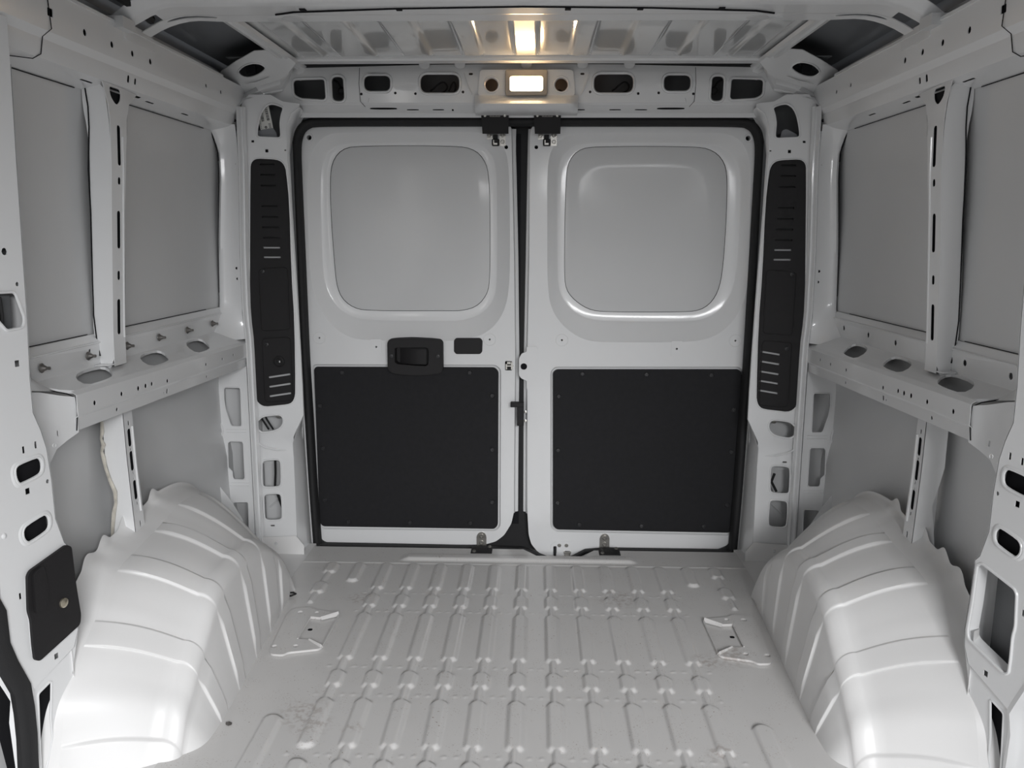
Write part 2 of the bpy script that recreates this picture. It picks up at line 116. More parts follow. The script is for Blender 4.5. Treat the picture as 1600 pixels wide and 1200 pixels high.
# ------------------------------------------------------------ materials
def mat(name, col, rough=0.5, coat=0.0, crough=0.10, metal=0.0, emit=None, strength=0.0, var=0.0, scale=30.0, bump=0.0, bscale=300.0, spec=0.5):
    m = bpy.data.materials.new(name); m.use_nodes = True
    nt = m.node_tree; b = nt.nodes['Principled BSDF']
    b.inputs['Base Color'].default_value = (*col, 1); b.inputs['Roughness'].default_value = rough
    b.inputs['Metallic'].default_value = metal; b.inputs['Coat Weight'].default_value = coat
    b.inputs['Coat Roughness'].default_value = crough; b.inputs['Specular IOR Level'].default_value = spec
    if emit: b.inputs['Emission Color'].default_value = (*emit, 1); b.inputs['Emission Strength'].default_value = strength
    tc = nt.nodes.new('ShaderNodeTexCoord')
    if var:
        n = nt.nodes.new('ShaderNodeTexNoise'); n.inputs['Scale'].default_value = scale; n.inputs['Detail'].default_value = 4
        r = nt.nodes.new('ShaderNodeValToRGB')
        r.color_ramp.elements[0].position = 0.3; r.color_ramp.elements[1].position = 0.7
        r.color_ramp.elements[0].color = (*[c*(1-var) for c in col], 1); r.color_ramp.elements[1].color = (*col, 1)
        nt.links.new(tc.outputs['Object'], n.inputs['Vector']); nt.links.new(n.outputs['Fac'], r.inputs['Fac'])
        nt.links.new(r.outputs['Color'], b.inputs['Base Color'])
    if bump:
        n2 = nt.nodes.new('ShaderNodeTexNoise'); n2.inputs['Scale'].default_value = bscale; n2.inputs['Detail'].default_value = 3
        bp = nt.nodes.new('ShaderNodeBump'); bp.inputs['Strength'].default_value = bump; bp.inputs['Distance'].default_value = 0.002
        nt.links.new(tc.outputs['Object'], n2.inputs['Vector']); nt.links.new(n2.outputs['Fac'], bp.inputs['Height'])
        nt.links.new(bp.outputs['Normal'], b.inputs['Normal'])
    return m
PAINT = mat('white_body_paint', (0.80, 0.805, 0.81), 0.34, coat=0.55, bump=0.03, bscale=60)
PAINT_GLOSS = mat('glossy_white_roof_paint', (0.70, 0.71, 0.71), 0.22, coat=1.0, crough=0.035)
PAINT_SATIN = mat('white_satin_underside_paint', (0.76, 0.755, 0.75), 0.5, coat=0.25, crough=0.28, bump=0.04, bscale=90)
SKIN = mat('pale_grey_primer_skin', (0.66, 0.665, 0.67), 0.55, coat=0.15, var=0.04, scale=3)
SHADED_PRIMER = mat('shaded_primer_cavity', (0.15, 0.155, 0.16), 0.6, var=0.25, scale=9)  # grey darkened to put shade into the cavities behind openings
ROOFSKIN = mat('grey_roof_skin', (0.24, 0.25, 0.265), 0.45, coat=0.3, var=0.1, scale=4)
BLACK = mat('black_textured_plastic', (0.013, 0.012, 0.013), 0.6, spec=0.35, bump=0.25, bscale=900)
BOARD = mat('black_hardboard', (0.016, 0.016, 0.018), 0.75, var=0.15, scale=60, bump=0.3, bscale=700, spec=0.3)
RUBBER = mat('black_rubber', (0.012, 0.012, 0.013), 0.7, bump=0.2, bscale=500)
SCREWB = mat('black_screw', (0.035, 0.035, 0.037), 0.35, metal=0.3)
STEEL = mat('zinc_plated_steel', (0.62, 0.60, 0.56), 0.32, metal=0.9, var=0.15, scale=80)
DARKST = mat('dark_oxidised_bolt', (0.20, 0.19, 0.18), 0.45, metal=0.7)
BRASS = mat('yellow_zinc_screw', (0.55, 0.50, 0.40), 0.3, metal=0.9)
PAPER = mat('paper_label', (0.80, 0.80, 0.76), 0.8, var=0.05)
INK = mat('label_ink', (0.03, 0.03, 0.03), 0.8)
LAMPF = mat('lamp_frame_plastic', (0.36, 0.33, 0.29), 0.5)
LENS = mat('lamp_lens_lit', (0.9, 0.85, 0.75), 0.4, emit=(1.0, 0.68, 0.36), strength=32.0, bump=0.1, bscale=400)
SEALANT = mat('seam_sealant', (0.70, 0.66, 0.58), 0.6, var=0.35, scale=40)
SHADE_AND_JOINT = mat('dark_shade_and_joint', (0.016, 0.016, 0.018), 0.9, spec=0.1)  # near-black painted in for shade inside holes, also for dark joints

def floor_material():
    m = mat('white_scuffed_floor_paint', (0.66, 0.65, 0.64), 0.34, coat=0.3)
    nt = m.node_tree; b = nt.nodes['Principled BSDF']; L = nt.links
    tc = nt.nodes.new('ShaderNodeTexCoord')
    def ramp(src, a, c):
        r = nt.nodes.new('ShaderNodeMapRange'); r.inputs[1].default_value = a; r.inputs[2].default_value = c; L.new(src, r.inputs[0]); return r.outputs[0]
    def mul(a, c, op='MULTIPLY'):
        k = nt.nodes.new('ShaderNodeMath'); k.operation = op; L.new(a, k.inputs[0])
        if isinstance(c, float): k.inputs[1].default_value = c
        else: L.new(c, k.inputs[1])
        return k.outputs[0]
    def noise(s, d=4, vec=None):
        n = nt.nodes.new('ShaderNodeTexNoise'); n.inputs['Scale'].default_value = s; n.inputs['Detail'].default_value = d
        L.new(vec or tc.outputs['Object'], n.inputs['Vector']); return n.outputs['Fac']
    specks = mul(ramp(noise(150), 0.66, 0.70), ramp(noise(7), 0.5, 0.62))
    scuff = mul(mul(ramp(noise(260, 6), 0.60, 0.66), ramp(noise(16), 0.52, 0.6)), 0.6)
    spots = None
    for (x, y, r) in ((-0.50, 1.78, 0.075), (-0.47, 1.74, 0.06), (0.575, 2.09, 0.07), (0.50, 2.06, 0.05), (-0.37, 1.72, 0.03), (0.30, 2.44, 0.08), (0.45, 1.66, 0.04), (-0.5, 2.42, 0.05)):
        d = nt.nodes.new('ShaderNodeVectorMath'); d.operation = 'DISTANCE'; L.new(tc.outputs['Object'], d.inputs[0]); d.inputs[1].default_value = (x, y, 0)
        f = nt.nodes.new('ShaderNodeMapRange'); f.inputs[1].default_value = r; f.inputs[2].default_value = r*0.4; L.new(d.outputs['Value'], f.inputs[0])
        spots = f.outputs[0] if spots is None else mul(spots, f.outputs[0], 'MAXIMUM')
    sp = mul(mul(spots, ramp(noise(75, 5), 0.46, 0.60)), 0.42)
    dirt = mul(mul(mul(specks, scuff, 'MAXIMUM'), sp, 'MAXIMUM'), 1.0)
    mx = nt.nodes.new('ShaderNodeMixRGB'); L.new(dirt, mx.inputs[0]); mx.inputs[1].default_value = (0.66, 0.65, 0.64, 1); mx.inputs[2].default_value = (0.30, 0.24, 0.21, 1)
    L.new(mx.outputs[0], b.inputs['Base Color'])
    rg = nt.nodes.new('ShaderNodeMapRange'); rg.inputs[3].default_value = 0.3; rg.inputs[4].default_value = 0.5; L.new(noise(5), rg.inputs[0]); L.new(rg.outputs[0], b.inputs['Roughness'])
    return m
FLOOR = floor_material()

# ------------------------------------------------------------ mesh helpers: every builder returns a list of (verts, faces)
def obj(name, pieces, m, parent=None, smooth=False, label=None, kind=None, angle=35):
    V, F = [], []
    for v, f in pieces:
        o = len(V); V += [tuple(q) for q in v]; F += [tuple(i+o for i in q) for q in f]
    me = bpy.data.meshes.new(name); me.from_pydata(V, [], F); me.update()
    bm = bmesh.new(); bm.from_mesh(me); bmesh.ops.recalc_face_normals(bm, faces=bm.faces); bm.to_mesh(me); bm.free()
    if smooth:
        me.polygons.foreach_set('use_smooth', [True]*len(me.polygons)); me.set_sharp_from_angle(angle=math.radians(angle))
    me.materials.append(m)
    o = bpy.data.objects.new(name, me); C.objects.link(o)
    if parent: o.parent = parent
    if label: o['label'] = label
    if kind: o['kind'] = kind
    return o
def empty(name, kind=None, label=None, category=None, group=None, loc=(0, 0, 0), parent=None):
    o = bpy.data.objects.new(name, None); C.objects.link(o); o.location = loc; o.empty_display_size = 0.05
    if kind: o['kind'] = kind
    if label: o['label'] = label
    if category: o['category'] = category
    if group: o['group'] = group
    if parent: o.parent = parent
    return o
def tag(o, label, category, group=None):
    o['label'] = label; o['category'] = category
    if group: o['group'] = group
    return o
def rebase(root, loc):   # put the thing's origin at its base, keep its parts where they are
    root.location = loc
    for ch in root.children: ch.matrix_parent_inverse = Matrix.Translation(-Vector(loc))
    return root
def area2(p): return 0.5*sum(p[i][0]*p[(i+1) % len(p)][1]-p[(i+1) % len(p)][0]*p[i][1] for i in range(len(p)))
def inside(p, x, y):
    c = False; j = len(p)-1
    for i in range(len(p)):
        if (p[i][1] > y) != (p[j][1] > y) and x < (p[j][0]-p[i][0])*(y-p[i][1])/(p[j][1]-p[i][1])+p[i][0]: c = not c
        j = i
    return c
def rnd(p, r, n=5):      # round the corners of a polygon
    out = []; N = len(p)
    for i in range(N):
        a, b, c = Vector(p[i-1]), Vector(p[i]), Vector(p[(i+1) % N])
        rr = min(r, (a-b).length*0.45, (c-b).length*0.45)
        s = b+(a-b).normalized()*rr; e = b+(c-b).normalized()*rr
        for k in range(n+1):
            t = k/n; out.append(tuple(s*(1-t)**2+b*2*t*(1-t)+e*t*t))
    return out
def chaikin(p, n=2):
    for _ in range(n):
        q = []
        for i in range(len(p)):
            a, b = Vector(p[i]), Vector(p[(i+1) % len(p)]); q += [tuple(a*0.75+b*0.25), tuple(a*0.25+b*0.75)]
        p = q
    return p
def rrect(cx, cy, w, h, r, n=5): return rnd([(cx-w/2, cy-h/2), (cx+w/2, cy-h/2), (cx+w/2, cy+h/2), (cx-w/2, cy+h/2)], r, n)
def circ(cx, cy, r, n=14, ry=None): return [(cx+r*math.cos(2*PI*i/n), cy+(ry or r)*math.sin(2*PI*i/n)) for i in range(n)]
def slot(cx, cy, w, h, n=6): return rrect(cx, cy, w, h, min(w, h)*0.499, n)
def flatmap(pl, d=0.0, sgn=1):
    if pl == 'Y': return lambda a, b, t: (a, d+sgn*t, b)
    if pl == 'Z': return lambda a, b, t: (a, b, d+sgn*t)
    if pl == 'X': return lambda a, b, t: (d+sgn*t, a, b)
def sheet(outer, holes, fm, thick=0.002, step=None, lip=0.0, lipmin=0.012):
    """A pressed sheet: outline with cut holes, optional interior points so it can be bent, optional rolled hole lips."""
    def clean(p):
        q = []
        for a in p:
            if not q or (a[0]-q[-1][0])**2+(a[1]-q[-1][1])**2 > 1e-9: q.append((float(a[0]), float(a[1])))
        if (q[0][0]-q[-1][0])**2+(q[0][1]-q[-1][1])**2 < 1e-9: q.pop()
        return q
    def dense(p):
        if not step: return p
        q = []
        for i in range(len(p)):
            a, b = p[i], p[(i+1) % len(p)]; n = max(1, int(math.dist(a, b)/step))
            q += [(a[0]+(b[0]-a[0])*k/n, a[1]+(b[1]-a[1])*k/n) for k in range(n)]
        return q
    outer = dense(clean(outer)); holes = [clean(h) for h in holes]
    V, E = [], []
    for lp in [outer]+holes:
        o = len(V); V += [Vector(p) for p in lp]; E += [(o+i, o+(i+1) % len(lp)) for i in range(len(lp))]
    if step:
        x0 = min(p[0] for p in outer); x1 = max(p[0] for p in outer); y0 = min(p[1] for p in outer); y1 = max(p[1] for p in outer)
        i = 1
        while x0+i*step < x1:
            j = 1
            while y0+j*step < y1:
                a, b = x0+i*step, y0+j*step
                if inside(outer, a, b) and not any(inside(h, a, b) for h in holes): V.append(Vector((a, b)))
                j += 1
            i += 1
    v2, e2, f2, *_ = delaunay_2d_cdt(V, E, [], 0, 1e-6)
    F = []
    for f in f2:
        cx = sum(v2[i][0] for i in f)/len(f); cy = sum(v2[i][1] for i in f)/len(f)
        if inside(outer, cx, cy) and not any(inside(h, cx, cy) for h in holes): F.append(tuple(f))
    front = [fm(v[0], v[1], 0) for v in v2]; out = [(front, F)]
    if thick:
        out.append(([fm(v[0], v[1], thick) for v in v2], [tuple(reversed(f)) for f in F]))
        for lp in [outer]+holes:
            n = len(lp); out.append(([fm(p[0], p[1], 0) for p in lp]+[fm(p[0], p[1], thick) for p in lp], [(i, (i+1) % n, n+(i+1) % n, n+i) for i in range(n)]))
    if lip:
        for h in holes:
            if abs(area2(h)) > lipmin*lipmin*3: out += tube([fm(p[0], p[1], -lip*0.2) for p in h], lip, 6, cyclic=True)
    return out
def loft(rows, closed=False, cyc=False, cap=False):
    V = [p for r in rows for p in r]; n = len(rows[0]); F = []
    for i in range(len(rows)-(0 if cyc else 1)):
        for j in range(n-(0 if closed else 1)):
            a = i*n+j; b = i*n+(j+1) % n; k = ((i+1) % len(rows))*n
            F.append((a, b, k+(j+1) % n, k+j))
    if cap: F += [tuple(range(n)), tuple(reversed(range((len(rows)-1)*n, len(rows)*n)))]
    return [(V, F)]
def tube(path, r, n=8, cyclic=False, taper=None):
    P = [Vector(p) for p in path]; N = len(P); rows = []
    prev = None
    for i in range(N):
        a = P[i-1] if (i or cyclic) else P[i]; b = P[(i+1) % N] if (i < N-1 or cyclic) else P[i]
        t = (b-a).normalized()
        if prev is None: prev = t.orthogonal().normalized()
        u = (prev-t*prev.dot(t)); u = u.normalized() if u.length > 1e-6 else t.orthogonal().normalized(); prev = u; q = t.cross(u)
        rr = r if taper is None else r*taper[i]
        rows.append([P[i]+u*rr*math.cos(2*PI*k/n)+q*rr*math.sin(2*PI*k/n) for k in range(n)])
    return loft(rows, closed=True, cyc=cyclic, cap=not cyclic)
def sweep(path, prof, up=Vector((0, 1, 0)), cap=True):   # profile (side, up) swept along an open path
    P = [Vector(p) for p in path]; rows = []
    for i in range(len(P)):
        t = (P[min(i+1, len(P)-1)]-P[max(i-1, 0)]).normalized(); s = t.cross(up).normalized()
        rows.append([P[i]+s*a+up*b for a, b in prof])
    return loft(rows, closed=True, cap=cap)
def box(x0, x1, y0, y1, z0, z1, b=0.0):
    x0, x1 = min(x0, x1), max(x0, x1); y0, y1 = min(y0, y1), max(y0, y1); z0, z1 = min(z0, z1), max(z0, z1)
    if b:
        out = []
        r = lambda i: [(x, z) for x, z in rnd([(x0+i, z0+i), (x1-i, z0+i), (x1-i, z1-i), (x0+i, z1-i)], b*1.5, 3)]
        return loft([[(x, y0, z) for x, z in r(b)], [(x, y0+b*0.3, z) for x, z in r(b*0.3)], [(x, y0+b, z) for x, z in r(0)], [(x, y1-b, z) for x, z in r(0)], [(x, y1, z) for x, z in r(b)]], closed=True, cap=True)
    V = [(x, y, z) for x in (x0, x1) for y in (y0, y1) for z in (z0, z1)]
    return [(V, [(0, 1, 3, 2), (4, 6, 7, 5), (0, 4, 5, 1), (2, 3, 7, 6), (0, 2, 6, 4), (1, 5, 7, 3)])]
def lathe(c, axis, prof, n=14):   # prof = [(radius, height along axis)]
    c = Vector(c); ax = Vector(axis).normalized(); u = ax.orthogonal().normalized(); q = ax.cross(u)
    rows = [[c+ax*h+u*r*math.cos(2*PI*k/n)+q*r*math.sin(2*PI*k/n) for k in range(n)] for r, h in prof]
    return loft(rows, closed=True, cap=True)
def resample(poly, n, c):        # radial resampling about c, so that rings correspond
    out = []
    for k in range(n):
        a = 2*PI*k/n; d = (math.cos(a), math.sin(a)); best = None
        for i in range(len(poly)):
            p, q = poly[i], poly[(i+1) % len(poly)]
            ex, ey = q[0]-p[0], q[1]-p[1]; den = d[0]*ey-d[1]*ex
            if abs(den) < 1e-12: continue
            t = ((p[0]-c[0])*ey-(p[1]-c[1])*ex)/den; s = ((p[0]-c[0])*d[1]-(p[1]-c[1])*d[0])/den
            if t > 0 and -1e-9 <= s <= 1+1e-9: best = max(best or 0, t)
        out.append((c[0]+d[0]*best, c[1]+d[1]*best))
    return out
def mir(s, pts, i=0, j=2): return [((p[i] if s < 0 else -p[i]) if i == 0 else p[i], p[j]) for p in pts]   # left-side outline -> side s
def yz(pts): return [(p[1], p[2]) for p in pts]
def lerp(a, b, t): return a+(b-a)*t
def interp(t, xs, ys):
    if t <= xs[0]: return ys[0]
    for i in range(len(xs)-1):
        if t <= xs[i+1]: return lerp(ys[i], ys[i+1], (t-xs[i])/(xs[i+1]-xs[i]))
    return ys[-1]
def screw(name, c, axis, r, h, m, parent, slotted=True, label=None):
    p = lathe(c, axis, [(r*1.05, 0), (r, h*0.55), (r*0.72, h), (r*0.40, h), (r*0.34, h*0.55), (0.0001, h*0.5)], 12)
    return obj(name, p, m, parent, smooth=True, label=label)

# ============================================================ FLOOR
def floor_h(x, y):
    h = 0.0; s = 0.0925
    rows = [(1.515, 1.612), (1.643, 1.851), (1.893, 1.984), (2.030, 2.316), (2.348, 2.447), (2.478, 2.697)]
    k = round((x+0.0)/s)
    def bead(dx, y0, y1, hw, rise=0.010):
        if y0+hw <= y <= y1-hw: d = hw-abs(dx)
        else:
            yc = y0+hw if y < y0+hw else y1-hw
            d = hw-math.hypot(dx, (y-yc)*1.15)
        return max(0.0, min(1.0, d/rise))
    def sm(t): return t*t*(3-2*t)
    dx = x-k*s
    if abs(k) <= 5:
        for i, (y0, y1) in enumerate(rows):
            h = max(h, sm(bead(dx, y0, y1, 0.0225)))
        if y < 2.55: 
            if not (k == -5 and y < 1.66): h = max(h, 0.97*sm(max(0, min(1, (0.0105-abs(dx))/0.006))))
    elif abs(k) == 6:
        h = max(h, sm(bead(dx, 2.535, 2.697, 0.0215)))
        h = max(h, sm(bead(dx+(0.01 if k < 0 else -0.01), 1.30, 1.775, 0.026)))
    elif abs(k) == 7:
        for (y0, y1) in ((2.60, 2.697), (2.44, 2.535)): h = max(h, sm(bead(dx+(0.0), y0, y1, 0.024)))
        if 2.38 < y < 2.62: h = max(h, 0.8*sm(max(0, min(1, (0.010-abs(dx))/0.006))))
    z = 0.0085*h
    # spot-weld dimples beside the beads on the cross members
    for yr in (2.005, 1.868, 2.332, 2.462, 1.627):
        if abs(y-yr) < 0.006:
            e = abs(abs(dx)-0.033)
            if abs(k) <= 5 and e < 0.006: z += 0.0016*(1-(e/0.006)**2)*(1-((y-yr)/0.006)**2)
    # transverse ridge in front of the door sill
    if 2.725 < y < 2.785 and -0.43 < x < 0.40:
        e = min(1, (x+0.43)/0.03, (0.40-x)/0.03); z += 0.009*e*sm(max(0, min(1, (0.03-abs(y-2.755))/0.016)))
    if 2.703 < y < 2.712: z += 0.002
    return z
def floor_grid():
    xs = []; x = -0.76
    while x < 0.7601: xs.append(x); x += 0.0038
    ys = []; y = 1.28
    while y < 2.856: ys.append(y); y += 0.0042 if y < 2.72 else 0.006
    def edge(x): return 2.850-0.062*max(0, min(1, (x-0.0)/0.05, (0.255-x)/0.05))
    V = [(x, min(y, edge(x)), floor_h(x, min(y, edge(x)))) for y in ys for x in xs]; n = len(xs)
    return [(V, [(j*n+i, j*n+i+1, (j+1)*n+i+1, (j+1)*n+i) for j in range(len(ys)-1) for i in range(n-1)])]
fl = obj('floor', floor_grid(), FLOOR, kind='structure', smooth=True, angle=60)
obj('floor_front_section', box(-0.95, 0.95, -0.35, 1.28, -0.02, 0.0), FLOOR, fl)
for s in (-1, 1): obj('side_channel', box(s*1.0, s*0.76, 1.28, 2.88, -0.03, -0.001), PAINT_SATIN, fl)
for s in (-1, 1):      # anchor plates welded to the floor near the wheel arches
    out = rnd(mir(s, D['brk'], 0, 1), 0.008, 3); inn = rnd(mir(s, D['brk_in'], 0, 1), 0.004, 3)
    xs_ = -s*0.0
    small = [circ(s*0.667, 2.09, 0.009, 10), circ(s*0.655, 2.30, 0.009, 10), circ(s*0.61, 2.095, 0.008, 10), circ(s*0.605, 2.30, 0.007, 10)]
    pc = sheet(out, [inn]+small, flatmap('Z', 0.007, -1), 0.006)
    pc += tube([(p[0], p[1], 0.0065) for p in mir(s, [D['brk_in'][0], D['brk_in'][1], D['brk_in'][2], D['brk_in'][3]], 0, 1)], 0.0025, 6)
    a = obj('anchor_plate', pc, FLOOR, fl, label='welded floor anchor plate by the '+('left' if s < 0 else 'right')+' wheel arch')
    q = mir(s, D['brk_in'], 0, 1)
    rows = []
    for (i, j) in ((3, 2), (4, 5)):
        p0, p1 = q[i], q[j]
        e = Vector((p1[0]-p0[0], p1[1]-p0[1])); nrm = Vector((-e.y, e.x)).normalized()*0.007
        rows += loft([[(p0[0]-nrm.x, p0[1]-nrm.y, 0.002), (p0[0], p0[1], 0.014), (p0[0]+nrm.x, p0[1]+nrm.y, 0.002)], [(p1[0]-nrm.x, p1[1]-nrm.y, 0.002), (p1[0], p1[1], 0.010), (p1[0]+nrm.x, p1[1]+nrm.y, 0.002)]], cap=True)
    obj('anchor_flange', rows, FLOOR, a)
    hx, hy = (-0.5993*(-s if s > 0 else 1), 2.203); hx = s*0.5993
    obj('anchor_hole', sheet(slot(hx, hy, 0.013, 0.012), [], flatmap('Z', 0.0009, -1), 0.001), SHADE_AND_JOINT, a)

# ============================================================ WHEEL ARCHES
def arch(s):
    # stations along the arch, rear (far) to front (near): outer crease y,z ; inner top corner y,z ; foot y
    st = [ # y_out z_out  y_in  z_in   foot_y
        (2.50, 0.02, 2.50, -0.02, 2.52), (2.47, 0.20, 2.46, 0.06, 2.46), (2.40, 0.315, 2.38, 0.155, 2.38), (2.30, 0.370, 2.29, 0.222, 2.29),
        (2.17, 0.388, 2.19, 0.272, 2.21), (2.08, 0.378, 2.10, 0.288, 2.13), (2.006, 0.366, 2.02, 0.292, 2.05), (1.90, 0.355, 1.92, 0.286, 1.97),
        (1.804, 0.340, 1.85, 0.262, 1.89), (1.73, 0.300, 1.79, 0.215, 1.83), (1.69, 0.268, 1.76, 0.190, 1.80), (1.642, 0.236, 1.72, 0.160, 1.75), (1.60, 0.20, 1.68, 0.125, 1.71), (1.555, 0.150, 1.645, 0.095, 1.68),
        (1.530, 0.08, 1.615, 0.045, 1.65), (1.505, 0.0, 1.585, -0.01, 1.62), (1.49, -0.05, 1.57, -0.05, 1.60)]
    n = 150; rows = []
    ts = [i/(len(st)-1) for i in range(len(st))]
    def cr(t, k):   # smooth interpolation through the stations
        x = t*(len(st)-1); i = min(int(x), len(st)-2); f = x-i
        p = [st[max(0, min(len(st)-1, i+d))][k] for d in (-1, 0, 1, 2)]
        return 0.5*((2*p[1])+(-p[0]+p[2])*f+(2*p[0]-5*p[1]+4*p[2]-p[3])*f*f+(-p[0]+3*p[1]-3*p[2]+p[3])*f**3)
    # raised pressed bands, given by the outer crease y of their far and near edges (in station parameter)
    def t_of(y):
        lo, hi = 0.0, 1.0
        for _ in range(40):
            m = (lo+hi)/2
            if cr(m, 0) > y: lo = m
            else: hi = m
        return lo
    bands = [(t_of(2.42), t_of(2.335)), (t_of(2.285), t_of(2.146)), (t_of(2.045), t_of(2.0)), (t_of(1.872), t_of(1.804)), (t_of(1.692), t_of(1.642)), (t_of(1.527), 1.1)]
    def rise(t):
        r = 0
        for a, b in bands: r = max(r, max(0, min(1, (t-a+0.002)/0.0045, (b+0.002-t)/0.0045)))
        return r*r*(3-2*r)
    def foot_x(y): return lerp(0.668, 0.725, max(0, min(1, (y-1.65)/0.8)))
    N = 440
    for i in range(N+1):
        t = i/N
        yo, zo, yi, zi, yf = (cr(t, k) for k in range(5))
        a = math.atan2(zo-0.02, yo-2.0)                       # radial direction of the pressing
        ny, nz = math.cos(a), math.sin(a)
        d = 0.0065*rise(t)
        row = []
        xo = 0.93; xi = 0.765; xf = foot_x(yf)
        for k in range(9):                                    # crown
            f = k/8; row.append((lerp(xo, xi, f), lerp(yo, yi, f)+ny*d*min(1, f*6), lerp(zo, zi, f)+0.010*math.sin(PI*f)+nz*d*min(1, f*6)))
        for k in range(1, 9):                                 # rounded shoulder
            b = k/8*PI/2; rr = 0.045
            zc = zi-rr*(1-math.cos(b)); row.append((xi-0.046*math.sin(b)+0.0*d, yi+ny*d*(1-k/8)*0.7, max(zc, -0.05)+nz*d*(1-k/8)))
        xs, zs = row[-1][0], row[-1][2]
        for k in range(1, 8):                                 # inner side down to the floor
            f = k/7; dd = 0.006*rise(t)*max(0, min(1, (0.9-f)*5))
            zz = lerp(zs, -0.02, f)
            row.append((lerp(xs, xf, f)-dd, lerp(row[16][1], yf, f*0.8) if zs > 0 else yi, min(zz, zs)))
        rows.append([(s*p[0], p[1], p[2]) for p in row])
    return rows, cr, t_of
arch_label = {-1: 'left pressed white steel wheel arch box rising from the floor', 1: 'right pressed white steel wheel arch box rising from the floor'}
for s in (-1, 1):
    root = empty('wheel_arch', label=arch_label[s], category='wheel arch', group='wheel arch boxes')
    rows, cr, t_of = arch(s)
    obj('arch_shell', loft(rows), PAINT_SATIN, root, smooth=True, angle=50)
    # welded flange with scalloped tabs against the body side
    N = 240; fr = []
    tabs = [t_of(y) for y in (2.13, 1.97, 1.868, 1.80)]
    for i in range(N+1):
        t = 0.06+0.88*i/N
        yo, zo = cr(t, 0), cr(t, 1); e = 1e-3
        ty, tz = cr(t+e, 0)-cr(t-e, 0), cr(t+e, 1)-cr(t-e, 1); l = math.hypot(ty, tz) or 1
        ny, nz = (tz/l, -ty/l)
        if nz < 0 and t < 0.6: ny, nz = -ny, -nz
        if t >= 0.6: ny, nz = (-abs(ny), abs(nz))
        wv = 0.012
        for q, a in zip(tabs, (0.020, 0.024, 0.020, 0.016)):
            if abs(t-q) < 0.022: wv += a*0.5*(1+math.cos(PI*(t-q)/0.022))
        fr.append([(s*0.930, yo, zo), (s*0.962, yo+ny*0.012, zo+nz*0.014), (s*0.985, yo+ny*(0.016+wv*0.3), zo+nz*(0.018+wv*0.3)), (s*0.990, yo+ny*(0.02+wv), zo+nz*(0.02+wv)), (s*0.992, yo+ny*(0.02+wv), zo+nz*(0.02+wv)-0.004)])
    fo = obj('weld_flange', loft(fr), PAINT_SATIN, root, smooth=True, angle=50)
    for (y, z) in ((2.105, 0.372), (1.955, 0.376), (1.862, 0.352), (1.79, 0.333)):
        obj('tab_hole', lathe((s*0.984, y, z), (s*-1, -0.6, 0.2), [(0.0045, 0), (0.0045, 0.0015), (0.0001, 0.0015)], 8), SHADE_AND_JOINT, fo)
    rebase(root, (s*0.82, 2.0, 0))

